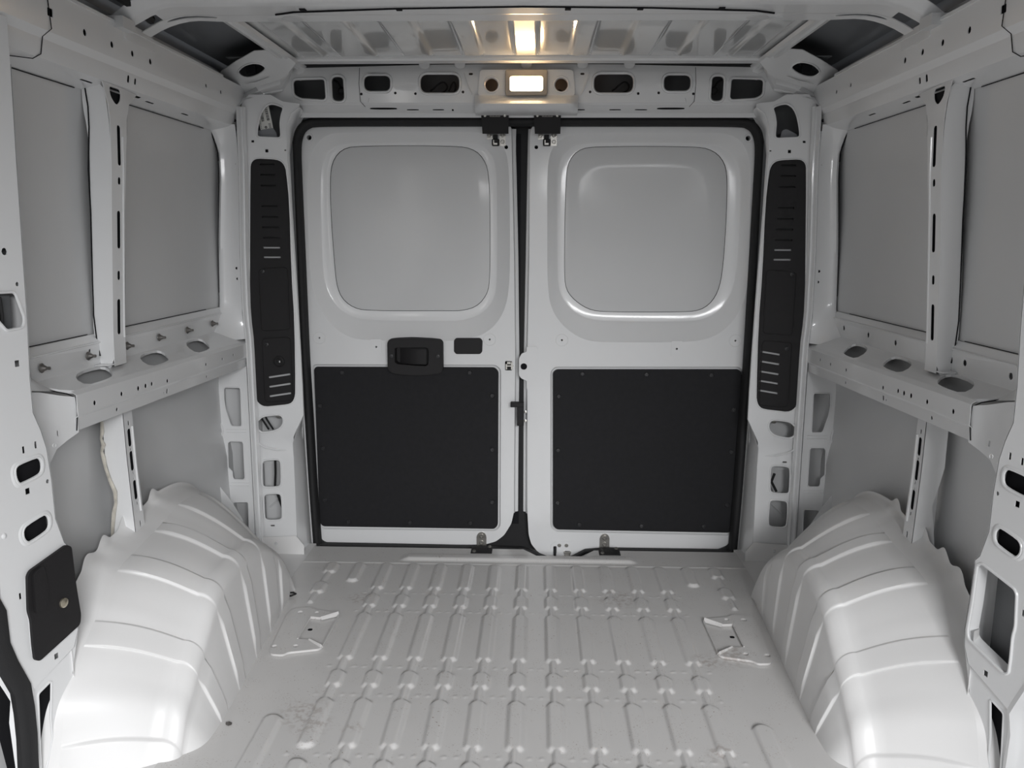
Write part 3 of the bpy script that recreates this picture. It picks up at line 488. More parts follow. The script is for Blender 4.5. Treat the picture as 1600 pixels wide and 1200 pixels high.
# ============================================================ SIDE WALLS
def skin_x(z): return interp(z, [-0.05, 0.25, 0.60, 0.88, 1.2, 1.46, 1.62], [1.035, 1.045, 1.05, 1.035, 1.03, 1.012, 0.985])
BN = Vector((0.28, -0.07, 0)).normalized()
def side(s):
    nm = 'left' if s < 0 else 'right'
    wall = empty('wall_'+nm, kind='structure')
    Xs = lambda x: s*abs(x)
    # outer skin, shallow curve, with two pressed recess outlines
    zs = [-0.05+0.04*i for i in range(43)]
    y0 = -0.3 if s < 0 else 0.35
    ysk = [y0+0.1*i for i in range(int((3.0-y0)/0.1)+1)]
    def soft(y, z):      # slight lower swage of the body side
        return 0.012*max(0, min(1, (0.42-z)/0.05)) + 0.0015*math.sin(y*2.3+z*3)
    obj('skin_panel', loft([[(s*(skin_x(z)-soft(y, z)), y, z) for y in ysk] for z in zs]), SKIN, wall, smooth=True, angle=60)
    obj('roof_side', loft([[(s*x, y, z) for y in (-0.8, 1.0, 2.0, 3.03)] for x, z in ((1.035, 1.55), (1.03, 1.62), (1.0, 1.70), (0.93, 1.74))]), ROOFSKIN, wall, smooth=True)
    # ---- roof rail: long box section under the roof
    sec = [(0.915, 1.640), (0.926, 1.583), (0.930, 1.510), (0.941, 1.494), (0.948, 1.457), (0.958, 1.452), (1.010, 1.438)]
    fz = lambda y: 0.0045*max(0, y-1.75)
    ya, yb = 1.20, 2.86
    # upper face with holes, bent along its depth
    def railmap(y, v, t):
        x = interp(v, [0.0, 0.073, 0.094, 0.132, 0.142, 0.196], [0.926, 0.930, 0.942, 0.948, 0.957, 1.012])
        z = interp(v, [0.0, 0.073, 0.094, 0.132, 0.142, 0.196], [1.583, 1.510, 1.494, 1.457, 1.452, 1.438])
        return (s*(x+t), y, z+fz(y))
    hs = []
    for p in D['rail_holes'][:4]: hs.append(circ(p[1], 0.049, 0.0075, 10))
    for p in D['rail_holes'][4:]: hs.append(circ(p[1], 0.047, 0.0062, 10))
    hs.append(slot(2.066, 0.1115, 0.012, 0.018)); hs.append(slot(2.101, 0.1115, 0.011, 0.016))
    hs.append(rrect(1.722, 0.040, 0.020, 0.016, 0.002))
    for (yc, L) in ((1.925, 0.05), (2.235, 0.045), (2.455, 0.045)): hs.append(rrect(yc, 0.158, L, 0.006, 0.0025))
    hs.append(rrect(2.09, 0.153, 0.16, 0.010, 0.004))
    rail = obj('roof_rail', sheet([(ya, 0), (yb, 0), (yb, 0.073), (yb, 0.094), (yb, 0.132), (yb, 0.142), (yb, 0.196), (ya, 0.196), (ya, 0.142), (ya, 0.132), (ya, 0.094), (ya, 0.073)], hs, railmap, 0.002, step=0.0193), PAINT, wall, smooth=True, angle=20)
    obj('roof_rail_lip', sweep([(s*0.9255, ya, 1.583+fz(ya)), (s*0.9255, 2.0, 1.583+fz(2.0)), (s*0.9255, 2.64, 1.583+fz(2.64))], [(-0.002, -0.001), (0.002, -0.001), (0.002, 0.006), (-0.002, 0.006)], up=Vector((0, 0, 1))), PAINT, rail)
    obj('rail_cavity_shade', box(s*0.985, s*0.987, 1.6, 2.84, 1.462, 1.60), SHADE_AND_JOINT, rail)  # black sheet giving the rail holes their inside shade

    # ---- middle pillar, upper half: hat section with slots
    pil = empty('body_pillar', parent=wall)
    def px(z): return interp(z, [0.79, 0.88, 1.165, 1.26, 1.36, 1.455], [0.985, 0.982, 0.962, 0.954, 0.949, 0.953])
    near = chaikin(mir(s, D['pil_up']), 1)
    obj('pillar_side', sheet(near, [], lambda a, b, t: (a, 1.972+t, b), 0.0015), PAINT, pil)
    ztop = 1.452
    far = lambda z: interp(z, [0.79, 1.18, 1.30, 1.38, 1.42, 1.452], [2.030, 2.034, 2.040, 2.052, 2.075, 2.13])
    outl = [(1.972, 0.795), (2.030, 0.795), (2.030, 0.95), (2.033, 1.1), (2.034, 1.18), (2.040, 1.30), (2.046, 1.34), (2.052, 1.38), (2.075, 1.42), (2.13, 1.452), (1.955, 1.455), (1.970, 1.41)]
    nt_ = rnd([(1.984, 1.449), (1.986, 1.425), (2.010, 1.408), (2.034, 1.425), (2.038, 1.449)], 0.012, 4)
    hs = [nt_, slot(2.008, 1.318, 0.017, 0.092), slot(2.006, 1.2363, 0.014, 0.017), slot(2.004, 1.122, 0.017, 0.089), slot(2.002, 1.0132, 0.014, 0.022), slot(2.001, 0.913, 0.017, 0.086)]
    obj('pillar_face', sheet(outl, hs, lambda a, b, t: (s*(px(b)+t+0.03*max(0, (a-2.06))*2), a, b), 0.0015, step=0.03), PAINT, pil, smooth=True)
    obj('pillar_return', loft([[(s*px(z), far(z), z), (s*(px(z)+0.004), far(z)+0.006, z), (s*(skin_x(z)-0.004), far(z)+0.012, z)] for z in [0.795+0.02*i for i in range(31)]]), PAINT, pil, smooth=True)
    obj('pillar_rib', tube([(s*(px(z)-0.0005), 2.024, z) for z in [0.86+0.02*i for i in range(25)]], 0.0028, 6), PAINT, pil, smooth=True)
    obj('pillar_shade_sheet', loft([[(s*(px(z)+0.006), 1.98, z), (s*(px(z)+0.006), far(z)-0.003, z)] for z in [0.8+0.02*i for i in range(33)]]), SHADE_AND_JOINT, pil)  # black sheet close behind the slots, in place of their shade
    obj('pillar_foot', sheet(rnd([(s*1.02, 1.955), (s*1.018, 1.935), (s*0.985, 1.942), (s*0.978, 1.975), (s*1.02, 1.985)], 0.008), [], flatmap('Z', 0.802, -1), 0.002), PAINT, pil)

    # ---- belt rail: shelf pressing with top holes, wall strip with clips, front face and lower flange
    belt = empty('belt_rail', parent=wall)
    g = lambda y: -0.026*(y-1.72)
    def topmap(a, b, t):     # a = y, b = 0 (wall) .. 1 (front)
        x = lerp(1.024, 0.950, b); z = lerp(0.802+0.15*g(a), 0.780+0.85*g(a), b)
        return (s*x, a, z-t)
    y0s, y1s = 1.700, 2.86
    out = [(y0s-0.02, 0.0), (y1s, 0.0), (y1s, 1.0), (y0s+0.03, 1.0), (y0s+0.005, 0.75)]
    hs = []
    for dy, k in ((0, 1.0), (0.308, 0.96), (0.598, 0.92)):
        hs.append(chaikin([(1.88+dy+(a-1.88)*k, b) for a, b in [(1.808, 0.42), (1.790, 0.90), (1.868, 0.90), (1.925, 0.80), (1.966, 0.33), (1.952, 0.10), (1.862, 0.12)]], 1))
    obj('shelf_top', sheet(out, hs, topmap, 0.007), PAINT, belt)
    obj('shelf_shade_sheet', box(s*0.965, s*1.02, 1.72, 2.80, 0.735, 0.737), SHADED_PRIMER if s < 0 else SHADE_AND_JOINT, belt)  # dark sheet painted as shade under the ledge, darker on the right
    def frontmap(a, b, t):
        x = interp(b, [0, 0.10, 0.62, 0.70, 1.0], [0.950, 0.9395, 0.9400, 0.9465, 0.9500]); z = interp(b, [0, 0.10, 0.62, 0.70, 1.0], [0.780, 0.772, 0.727, 0.721, 0.693])+0.85*g(a)
        return (s*(x+t), a, z)
    hs = []
    for y, b, rr in ((1.785, 0.43, .006), (1.9067, 0.43, .006), (1.990, 0.43, .0065), (2.029, 0.43, .0065), (2.0629, 0.43, .006), (2.1526, 0.50, .0058), (2.4153, 0.38, .0055), (2.5451, 0.38, .0052), (2.6401, 0.36, .0052),
                     (1.895, 0.84, .0048), (2.435, 0.84, .0045)):
        hs.append(circ(y, b, rr, 8, rr/0.087))
    hs.append(slot(2.165, 0.84, 0.009, 0.14)); hs.append(circ(2.147, 0.86, 0.003, 8, 0.035))
    obj('shelf_front', sheet([(1.715, 0), (2.84, 0), (2.84, 0.10), (2.84, 0.62), (2.84, 0.70), (2.84, 1), (1.715, 1), (1.715, 0.70), (1.715, 0.62), (1.715, 0.10)], hs, frontmap, 0.0015, step=0.05), PAINT, belt, smooth=True, angle=12)
    obj('rail_shade_sheet', loft([[(s*0.956, y, 0.762+0.85*g(y)), (s*0.956, y, 0.700+0.85*g(y))] for y in (1.74, 2.1, 2.5, 2.80)]), SHADE_AND_JOINT, belt)  # black sheet added so the front holes look shaded inside
    # wall strip behind the shelf
    hs = [circ(1.9266, 0.52, 0.0055, 10, 0.085)] if s < 0 else [circ(p[1], 0.42+0.0*i, 0.008, 10, 0.10) for i, p in enumerate(D['bolts'][:6])]
    obj('wall_strip', sheet([(1.695, 0), (2.80, 0), (2.80, 0.75), (2.80, 1), (1.705, 1), (1.690, 0.75)], hs, lambda a, b, t: (s*(interp(b, [0, 0.75, 1], [1.021, 1.018, 1.030])+t), a, interp(b, [0, 1], [0.798, 0.874])+0.1*g(a)), 0.0015, step=0.2), PAINT, belt)
    obj('strip_step', tube([(s*1.0175, y, 0.855+0.1*g(y)) for y in (1.70, 2.0, 2.4, 2.79)], 0.0022, 6), PAINT, belt, smooth=True)
    if s < 0:
        for p in D['bolts']:
            y, z = p[1], 0.829+0.08*g(p[1])
            pc = lathe((s*1.016, y, z), (-s, 0, 0), [(0.0105, 0), (0.0105, 0.002), (0.0075, 0.004), (0.0050, 0.010), (0.0034, 0.012), (0.0034, 0.019), (0.0001, 0.0195)], 10)
            obj('stud', pc, DARKST, belt, smooth=True, label='grey push-in stud on the strip above the ledge')
    # near end cap of the belt rail (gusset towards the front pillar)
    cap = [(1.600, 0.800), (1.640, 0.792), (1.690, 0.776), (1.720, 0.768), (1.722, 0.740), (1.722, 0.690), (1.66, 0.668), (1.615, 0.62), (1.578, 0.60), (1.562, 0.70), (1.560, 0.80)]
    obj('end_gusset', sheet(cap, [slot(1.668, 0.700, 0.006, 0.012)], lambda a, b, t: (s*(interp(a, [1.56, 1.62, 1.68, 1.722], [0.960, 0.965, 0.958, 0.9455])+max(0, b-0.70)*0.10*min(1, max(0, (1.72-a)/0.06))+t), a, b), 0.0015, step=0.03), PAINT, belt, smooth=True)
    obj('gusset_wing', loft([[(s*1.03, 1.60+0.02*k, 0.90-0.018*k) for k in range(6)], [(s*1.0, 1.60+0.02*k, 0.86-0.014*k) for k in range(6)], [(s*0.972, 1.60+0.02*k, 0.803-0.004*k) for k in range(6)]]), PAINT, belt, smooth=True)
    obj('gusset_seam', tube([(s*(1.010), 1.640, 0.818), (s*0.985, 1.665, 0.795), (s*0.958, 1.712, 0.776), (s*0.9445, 1.722, 0.765), (s*0.9435, 1.720, 0.735), (s*0.9465, 1.716, 0.695)], 0.0013, 6), SHADE_AND_JOINT, belt)

    # fine panel gaps
    for a_, b_ in ((1.62, 1.94), (2.18, 2.68)): obj('panel_seam', tube([(s*1.0105, y, 1.4365+fz(y)) for y in (a_, (a_+b_)/2, b_)], 0.0011, 5), SHADE_AND_JOINT, wall)
    for a_, b_ in ((1.70, 1.94), (2.06, 2.66)): obj('panel_seam', tube([(s*1.029, y, 0.8765+0.1*g(y)) for y in (a_, (a_+b_)/2, b_)], 0.0010, 5), SHADE_AND_JOINT, wall)
    obj('panel_seam', tube([(s*x, 1.970, z) for x, z in ((1.003, 1.452), (0.9985, 1.40), (1.000, 1.355), (1.0095, 1.26), (1.0125, 1.16), (1.022, 1.0), (1.026, 0.92), (1.023, 0.85), (1.018, 0.82))], 0.0016, 5), SHADE_AND_JOINT, pil)  # black tube drawn for the shadow gap beside the skin
    obj('rail_joint', tube([(s*0.9245, 1.708, 1.585), (s*0.9285, 1.722, 1.512), (s*0.940, 1.708, 1.495), (s*0.9465, 1.708, 1.462), (s*0.953, 1.690, 1.450), (s*0.975, 1.640, 1.446)], 0.0010, 5), SHADE_AND_JOINT, rail)
    # ---- lower pillar
    lp = empty('lower_pillar', parent=wall)
    obj('pillar_side', sheet(mir(s, D['pil_low']), [], flatmap('Y', 1.963, 1), 0.0015), PAINT, lp)
    lx = lambda z: interp(z, [0.25, 0.36, 0.444, 0.56, 0.69], [0.960, 0.960, 0.9635, 0.9675, 0.9695])
    sl = [(1.985, 0.6507, .007, .012), (1.984, 0.614, .017, .045), (1.984, 0.584, .006, .007), (1.984, 0.5545, .017, .050), (1.985, 0.523, .005, .009), (1.985, 0.507, .004, .008), (1.986, 0.479, .017, .050), (1.988, 0.4435, .006, .009), (1.992, 0.388, .007, .016)]
    obj('pillar_face', sheet([(1.963, 0.30), (2.013, 0.30), (2.012, 0.42), (2.006, 0.69), (1.963, 0.69)], [slot(*q) for q in sl], lambda a, b, t: (s*(lx(b)+t), a, b), 0.0015, step=0.03), PAINT, lp, smooth=True)
    obj('pillar_return', loft([[(s*lx(z), interp(z, [0.3, 0.42, 0.69], [2.013, 2.012, 2.006]), z), (s*1.04, interp(z, [0.3, 0.42, 0.69], [2.02, 2.02, 2.014]), z)] for z in (0.30, 0.42, 0.55, 0.69)]), PAINT, lp)
    obj('pillar_rib', tube([(s*(lx(z)-0.0005), 2.000, z) for z in [0.42+0.02*i for i in range(12)]], 0.003, 6), PAINT, lp, smooth=True)
    obj('pillar_shade_sheet', loft([[(s*(lx(z)+0.006), 1.97, z), (s*(lx(z)+0.006), 2.004, z)] for z in (0.3, 0.45, 0.69)]), SHADE_AND_JOINT, lp)  # black sheet drawn for the shade in the lower slots
    if s < 0:
        obj('sealant_bead', tube([(p[0], 1.957, p[2]) for p in D['sealant']], 0.0042, 6, taper=[0.8, 1.1, 0.7, 1.2, 0.8, 1.2, 0.9, 1.0, 1.2, 0.9, 1.2, 1.0, 0.6]), SEALANT, wall, smooth=True, label='rust-stained bead of seam sealant')

    # ---- rear corner pillar: upper column facing the bay, joined to rail and belt by curved fans
    def edge_in(z): return interp(z, [0.80, 0.84, 0.90, 1.10, 1.30, 1.38, 1.44, 1.47], [1.030, 1.028, 1.030, 1.022, 1.006, 1.006, 1.016, 1.03])
    def edge_out(z): return interp(z, [0.76, 0.85, 1.05, 1.34, 1.45, 1.56], [0.945, 0.951, 0.949, 0.938, 0.938, 0.935])
    rows = []
    for i in range(33):
        z = 0.765+0.0218*i
        lowf = max(0, (0.90-z)/0.135); upf = max(0, (z-1.36)/0.125)
        row = []
        for k in range(9):
            f = k/8; x = lerp(edge_in(z), edge_out(z), f)
            y = 2.772-0.0+0.010*math.sin(PI*f)
            if k == 0: y += 0.012
            y -= 0.15*lowf**2*(1-f) + 0.07*upf**2*(1-0.7*f)
            row.append((s*x, y, z))
        rows.append(row)
    cp = obj('corner_pillar', loft(rows), PAINT, wall, smooth=True, angle=60)
    obj('pillar_gap', tube([(s*(edge_in(z)+0.001), 2.784-0.07*max(0, (z-1.36)/0.125)**2, z) for z in (1.462, 1.44, 1.41, 1.38, 1.35)], 0.0026, 6), SHADE_AND_JOINT, cp)
    obj('pillar_gap', tube([(s*(edge_in(z)+0.001), 2.784, z) for z in (1.35, 1.2, 1.05, 0.92)], 0.0011, 5), SHADE_AND_JOINT, cp)
    for p, rr in ((D_CP[0], 0.0085), (D_CP[1], .0045), (D_CP[2], .0045), (D_CP[3], .0045), (D_CP[4], .0045)):
        obj('drain_hole', lathe((s*p[0], 2.7785, p[1]), (0, -1, 0), [(rr*0.6 if rr > .006 else rr, 0), (rr*0.6 if rr > .006 else rr, 0.002), (0.0001, 0.002)], 8), SHADE_AND_JOINT, cp)
    # crease strip between corner pillar and the door pillar
    crs = [[(s*edge_out(z), 2.782, z), (s*(edge_out(z)-0.003), 2.765, z), (s*(edge_out(z)-0.009), 2.763, z), (s*(edge_out(z)-0.013), 2.778, z), (s*(edge_out(z)-0.018), 2.779, z), (s*(edge_out(z)-0.021), 2.772, z), (s*(edge_out(z)-0.026), 2.786, z)] for z in [0.02+0.05*i for i in range(31)]]
    obj('corner_seam', loft(crs), PAINT, wall, smooth=True, angle=25)
    # ---- lower rear corner: plate with three windows
    ce = mir(s, D['c_edge']); outr = [(s*0.949, 0.03), (s*0.949, 0.70), (s*1.066, 0.70)]
    lc = obj('lower_corner_panel', sheet(outr+ce, [rnd(mir(s, D[k]), 0.004, 3) for k in ('c_win1', 'c_win2', 'c_win3')], flatmap('Y', 2.78, 1), 0.0015, lip=0.0022), PAINT, wall)
    obj('panel_edge_lip', tube([(p[0], 2.776, p[1]) for p in ce], 0.0032, 6), PAINT, lc, smooth=True)
    for z in (0.448, 0.438, 0.258, 0.247): obj('swage', tube([(s*1.030, 2.779, z), (s*0.962, 2.779, z)], 0.0022, 6), PAINT, lc, smooth=True)
    # outer lamp housing seen through the windows
    obj('lamp_housing', loft([[(s*(1.05-0.02*math.sin(z*7)), 2.83, z), (s*(1.00+0.015*math.sin(z*9)), 2.86, z), (s*(0.985+0.02*math.sin(z*9)), 2.90, z), (s*0.93, 2.93, z)] for z in [0.0+0.03*i for i in range(23)]]), SKIN, lc, smooth=True, angle=60)
    obj('inner_gusset', sheet(rnd([(s*1.05, 0.10), (s*1.05, 0.30), (s*1.035, 0.27), (s*1.00, 0.22), (s*0.96, 0.15), (s*0.96, 0.02)], 0.01), [], flatmap('Y', 2.70, 1), 0.0015), PAINT, wall)

    # ---- front pillar (beside the sliding door opening)
    fm = lambda a, b, t: None
    P0 = Vector((-0.93, 1.58, 0)); U = Vector((-0.07, -0.28, 0)).normalized()     # towards the camera
    def bp2(p): return ((Vector((p[0], p[1], 0))-P0).dot(U), p[2])
    def bmap(a, b, t):
        q = P0+U*a-BN*t
        return (q.x if s < 0 else -q.x, q.y, b)
    edge = [bp2(p) for p in D['b_edge']]; near_ = [bp2(p) for p in D['b_near']]
    outl = edge + [bp2(p) for p in reversed(D['b_near'][:5])]
    outl += [(near_[0][0]+0.02, 0.60), (near_[0][0]+0.035, 0.9), (near_[0][0]+0.05, 1.5), (0.0, 1.5)]
    hs = [chaikin([bp2(p) for p in D['b_oval1']], 1), chaikin([bp2(p) for p in D['b_oval2']], 1)]
    cover = [bp2(p) for p in D['b_cover']]
    ins = (sum(p[0] for p in cover)/len(cover), sum(p[1] for p in cover)/len(cover))
    hs.append(rnd([(lerp(ins[0], a, 0.9), lerp(ins[1], b, 0.92)) for a, b in cover], 0.01, 4))
    if s < 0: hs.append(rnd([bp2(p) for p in D['b_hook']], 0.006, 3))
    sm_ = [bp2(p) for p in D['b_small']]
    for i, r_ in ((1, .0065), (2, .004), (6, .0042), (7, .0042)): hs.append(circ(sm_[i][0], sm_[i][1], r_, 8, r_*1.1))
    for i in (4, 5): hs.append(rrect(sm_[i][0], sm_[i][1], 0.006, 0.014, 0.0015))
    for i in (8, 9, 11): hs.append(rrect(sm_[i][0], sm_[i][1], 0.011, 0.012, 0.001))
    hs.append(rrect(sm_[10][0], sm_[10][1], 0.006, 0.013, 0.001))
    bpil = obj('front_pillar', sheet(outl, hs, bmap, 0.002, step=0.05, lip=0.003), PAINT, wall)
    # flared rims on the far side of the oval openings
    for k, ov in ((0, hs[0]), (1, hs[1])):
        c0 = (sum(p[0] for p in ov)/len(ov), sum(p[1] for p in ov)/len(ov))
        rr_ = [[bmap(lerp(c0[0], a, f), lerp(c0[1], b, f), d) for a, b in ov] for f, d in ((1.0, -0.0005), (1.06, -0.0022), (1.16, -0.0022), (1.28, -0.0002))]
        obj('oval_rim', loft(rr_, closed=True), PAINT, bpil, smooth=True, angle=60)
    # pillar depth: return towards the skin, and dark sheets standing in for the shade inside
    obj('pillar_return', loft([[bmap(a-0.002, b, 0), bmap(a-0.012, b, 0.03), bmap(a-0.006, b, 0.085)] for a, b in edge]), PAINT, bpil, smooth=True)
    obj('pillar_shade_sheet', loft([[bmap(-0.02, z, 0.05), bmap(0.20, z, 0.05)] for z in (0.0, 0.25, 0.50)]), SHADE_AND_JOINT if s < 0 else SHADED_PRIMER, bpil)
    obj('pillar_shade_sheet', loft([[bmap(a, z, 0.016), bmap(0.125, z, 0.020)] for a, z in ((0.005, 0.505), (0.005, 0.64), (0.014, 0.70), (0.024, 0.735), (0.038, 0.78), (0.038, 0.86))]), SHADE_AND_JOINT, bpil)
    obj('pillar_shade_sheet', loft([[bmap(a, z, 0.022), bmap(0.15, z, 0.026)] for a, z in ((0.038, 0.865), (0.032, 1.0), (0.022, 1.2), (0.012, 1.5))]), SHADED_PRIMER, bpil)
    # lower leg of the pillar, with its long opening
    leg = [(edge[-1][0], edge[-1][1])] + [bp2(p) for p in D['b_near'][4:]] + [(near_[-1][0], -0.06), (-0.03, -0.06), (-0.02, 0.12), (-0.012, 0.20), (edge[-3][0]-0.005, edge[-3][1]-0.004), (edge[-2][0], edge[-2][1])]
    obj('pillar_leg', sheet(leg, [rnd([bp2(p) for p in D['b_gap']], 0.006, 3)], lambda a, b, t: bmap(a, b, t+0.004), 0.002, lip=0.0022), PAINT, bpil)
    obj('leg_shade_sheet', loft([[bmap(0.0, z, 0.020), bmap(0.088, z, 0.020)] for z in (-0.06, 0.1, 0.235)]), SHADE_AND_JOINT, bpil)  # black sheet painting shade into the long leg opening
    obj('leg_wall', loft([[bmap(-0.012-0.02*max(0, 0.2-z), z, 0.0), bmap(-0.02, z, 0.02), bmap(-0.05, z, 0.03)] for z in (-0.05, 0.0, 0.1, 0.2, 0.28, 0.33)]), PAINT_SATIN, bpil, smooth=True)
    # door aperture flange, curving outwards
    npz = [(near_[i][0], near_[i][1]) for i in range(len(near_))]
    npz = [(near_[0][0]+0.05, 1.5), (near_[0][0]+0.035, 0.9), (near_[0][0]+0.02, 0.60)]+npz+[(near_[-1][0], -0.06)]
    obj('aperture_flange', loft([[bmap(a, b, 0), bmap(a+0.010, b-0.004, -0.004), bmap(a+0.020, b-0.010, 0.006), bmap(a+0.030, b-0.014, 0.03)] for a, b in npz]), PAINT, bpil, smooth=True)
    for i, (a, b) in enumerate(((near_[0][0]-0.01, 0.86), (near_[0][0]-0.008, 0.78), (near_[0][0]-0.012, 0.74), (near_[0][0]-0.02, 0.55), (near_[0][0]-0.018, 0.82))):
        obj('weld_dimple', lathe(bmap(a, b, 0.0), tuple(Vector(bmap(0, 0, -1))-Vector(bmap(0, 0, 0))), [(0.006, 0), (0.004, 0.002), (0.0001, 0.0028)], 10), PAINT, bpil, smooth=True)
    if s > 0:
        obj('opening_sleeve', loft([[bmap(a, b, 0.002), bmap(lerp(ins[0], a, 0.94), lerp(ins[1], b, 0.95), 0.022)] for a, b in hs[2]], cyc=True), PAINT, bpil, smooth=True)
    return wall, bmap, bp2, npz
D_CP = [(0.944, 1.477), (0.945, 1.340), (0.943, 1.306), (0.963, 1.002), (0.962, 0.967)]
walls = {}
for s in (-1, 1): walls[s] = side(s)

# black access cover, only on the left front pillar
wl, bmap, bp2, npz = walls[-1]
cv = empty('access_cover', label='black plastic access cover with a bright screw on the left front pillar', category='cover')
out = rnd([bp2(p) for p in D['b_cover']], 0.007, 4)
obj('cover_panel', sheet(out, [], lambda a, b, t: bmap(a, b, t-0.009), 0.006), BLACK, cv)
pk = [bp2((p)) for p in D['b_cover']]
c0 = pk[1]
obj('raised_pad', sheet(rnd([(c0[0]-0.002, c0[1]-0.006), (c0[0]-0.028, c0[1]+0.002), (c0[0]-0.034, c0[1]-0.06), (c0[0]-0.026, c0[1]-0.085), (c0[0]+0.002, c0[1]-0.09)], 0.010, 4), [], lambda a, b, t: bmap(a, b, t-0.014), 0.006), BLACK, cv)
q = bp2(D['b_screw'][0])
obj('screw', lathe(bmap(q[0], q[1], -0.009), tuple(BN), [(0.0105, 0), (0.010, 0.003), (0.006, 0.0055), (0.0001, 0.006)], 14), BRASS, cv, smooth=True, label='round bright metal screw')
rebase(cv, bmap(0.05, 0.28, 0))
# sliding-door weatherstrip on the left aperture
sp = [bp2(p) for p in D['seal_b']]
sp = [(sp[0][0]+0.03, 0.62)]+sp+[(sp[-1][0]+0.002, -0.05)]
path = [bmap(a, b, 0.004) for a, b in sp]
prof = [(-0.016, -0.012), (0.004, -0.016), (0.018, -0.010), (0.020, 0.004), (0.006, 0.014), (-0.014, 0.010)]
sd = obj('door_weatherstrip', sweep(path, prof, up=BN), RUBBER, smooth=True, angle=60)
tag(sd, 'black rubber weatherstrip curving along the left side door aperture', 'weatherstrip')
# closed sliding door panel beyond the weatherstrip, left, and cab side trim on the right
obj('door_3', sheet([(-0.35, -0.04), (1.475, -0.04), (1.475, 1.60), (-0.35, 1.60)], [], lambda a, b, t: (-(skin_x(b)-0.030+t), a, b), 0.01, step=0.2), SKIN, kind='structure', smooth=True)
obj('cable', tube([(-0.952, 1.49, 0.99), (-0.955, 1.485, 0.96), (-0.957, 1.49, 0.93)], 0.005, 6)+tube([(-0.955, 1.515, 0.995), (-0.957, 1.52, 0.96), (-0.957, 1.515, 0.935)], 0.004, 6), RUBBER, wl, smooth=True, label='black cables behind the pillar opening')

# ============================================================ REAR FRAME
rear = empty('wall_rear', kind='structure')
HY = 2.84
# header beam
hh = []
for s in (-1, 1):
    hh += [circ(s*0.113, 1.5945, 0.0245, 18), slot(s*0.282, 1.600, 0.134, 0.064, 8), slot(s*0.487, 1.601, 0.093, 0.055, 8), slot(s*0.617, 1.584, 0.046, 0.082, 8),
           rnd([(s*0.656, 1.617), (s*0.766, 1.614), (s*0.766, 1.565), (s*0.745, 1.552), (s*0.656, 1.547)], 0.016, 5)]
    for (x, z) in ((0.541, 1.568), (0.429, 1.571), (0.363, 1.569), (0.207, 1.574)): hh.append(circ(s*x, z, 0.0045, 8))
    hh.append(slot(s*0.181, 1.630, 0.013, 0.007))
top = [(0.80, 1.640), (0.73, 1.650), (0.50, 1.655), (0.3, 1.660), (0.0, 1.662)]
outl = [(-0.86, 1.538), (-0.70, 1.541), (0.70, 1.541), (0.86, 1.538), (0.88, 1.60)] + [(x, z) for x, z in top] + [(-x, z) for x, z in reversed(top[:-1])] + [(-0.88, 1.60)]
hmap = lambda a, b, t: (a, HY+t-0.010*max(0, 1-abs(b-1.60)/0.07)+0.02*max(0, abs(a)-0.7), b)
hd = obj('header_beam', sheet(outl, hh, hmap, 0.002, step=0.03, lip=0.0045), PAINT, rear, smooth=True, angle=60)
# cavity closing panel behind the header, lit faintly through the holes
obj('header_backing', sheet([(-0.90, 1.50), (0.90, 1.50), (0.90, 1.70), (-0.90, 1.70)], [], flatmap('Y', 2.925, 1), 0.002), SHADED_PRIMER, rear)
obj('header_floor', sheet([(-0.90, 2.845), (0.90, 2.845), (0.90, 2.925), (-0.90, 2.925)], [], flatmap('Z', 1.540, 1), 0.002), SHADED_PRIMER, rear)
for (x, w_, fl_) in ((-0.30, 0.05, 1), (0.30, 0.05, -1), (-0.25, 0.02, 1)):
    pts = [(x-w_*0.9, 2.875, 1.575), (x-w_*0.3, 2.870, 1.583), (x+w_*0.1, 2.872, 1.603), (x+w_*0.5, 2.876, 1.615), (x+w_*0.8, 2.88, 1.600), (x+w_*0.6, 2.885, 1.583), (x+w_*0.1, 2.885, 1.578)]
    cb = obj('cable_loop', tube(chaikin(pts, 2)[2:-2], 0.0028, 6), RUBBER, smooth=True)
    tag(cb, {-0.30: 'black cable loop inside the large left header opening', 0.30: 'black cable loop inside the large right header opening', -0.25: 'short black cable end at the right rim of the large left header opening'}[x], 'cable', 'cables in the header openings')
for s in (-1, 1):
    cb = obj('cable_plug', tube([(s*0.640, 2.88, 1.620), (s*0.625, 2.872, 1.610), (s*0.612, 2.866, 1.59), (s*0.610, 2.864, 1.575)], 0.004, 6)+lathe((s*0.612, 2.870, 1.582), (0, -1, 0), [(0.012, 0), (0.014, 0.006), (0.007, 0.011), (0.0001, 0.011)], 10)+box(s*0.600, s*0.630, 2.87, 2.90, 1.542, 1.553), RUBBER, smooth=True)
    tag(cb, 'black cable with round plug in the upright slot of the header, '+('left' if s < 0 else 'right')+' side', 'cable', 'cables in the header openings')
    cb = obj('cable', tube([(s*0.088, 2.87, 1.578), (s*0.108, 2.862, 1.584), (s*0.135, 2.866, 1.572)] if s > 0 else [(-0.14, 2.868, 1.570), (-0.112, 2.862, 1.577), (-0.09, 2.868, 1.590)], 0.0028, 6), RUBBER, smooth=True)
    tag(cb, 'thin cable in the round hole '+('left' if s < 0 else 'right')+' of the lit lamp', 'cable', 'cables in the header openings')
for s in (-1, 1):
    obj('header_seam', tube([(s*0.545, 2.8365, 1.650), (s*0.547, 2.830, 1.60), (s*0.545, 2.8355, 1.545), (s*0.530, 2.84, 1.528)], 0.0008, 5), SHADE_AND_JOINT, hd)
    obj('weld_mark', tube([(s*0.515, 2.8345, 1.556), (s*0.520, 2.8365, 1.542)], 0.0008, 5), SKIN, hd)
    obj('swage', tube([(s*0.205, 2.8305, 1.632), (s*0.190, 2.8285, 1.590), (s*0.178, 2.831, 1.565)], 0.0022, 6), PAINT, hd, smooth=True)
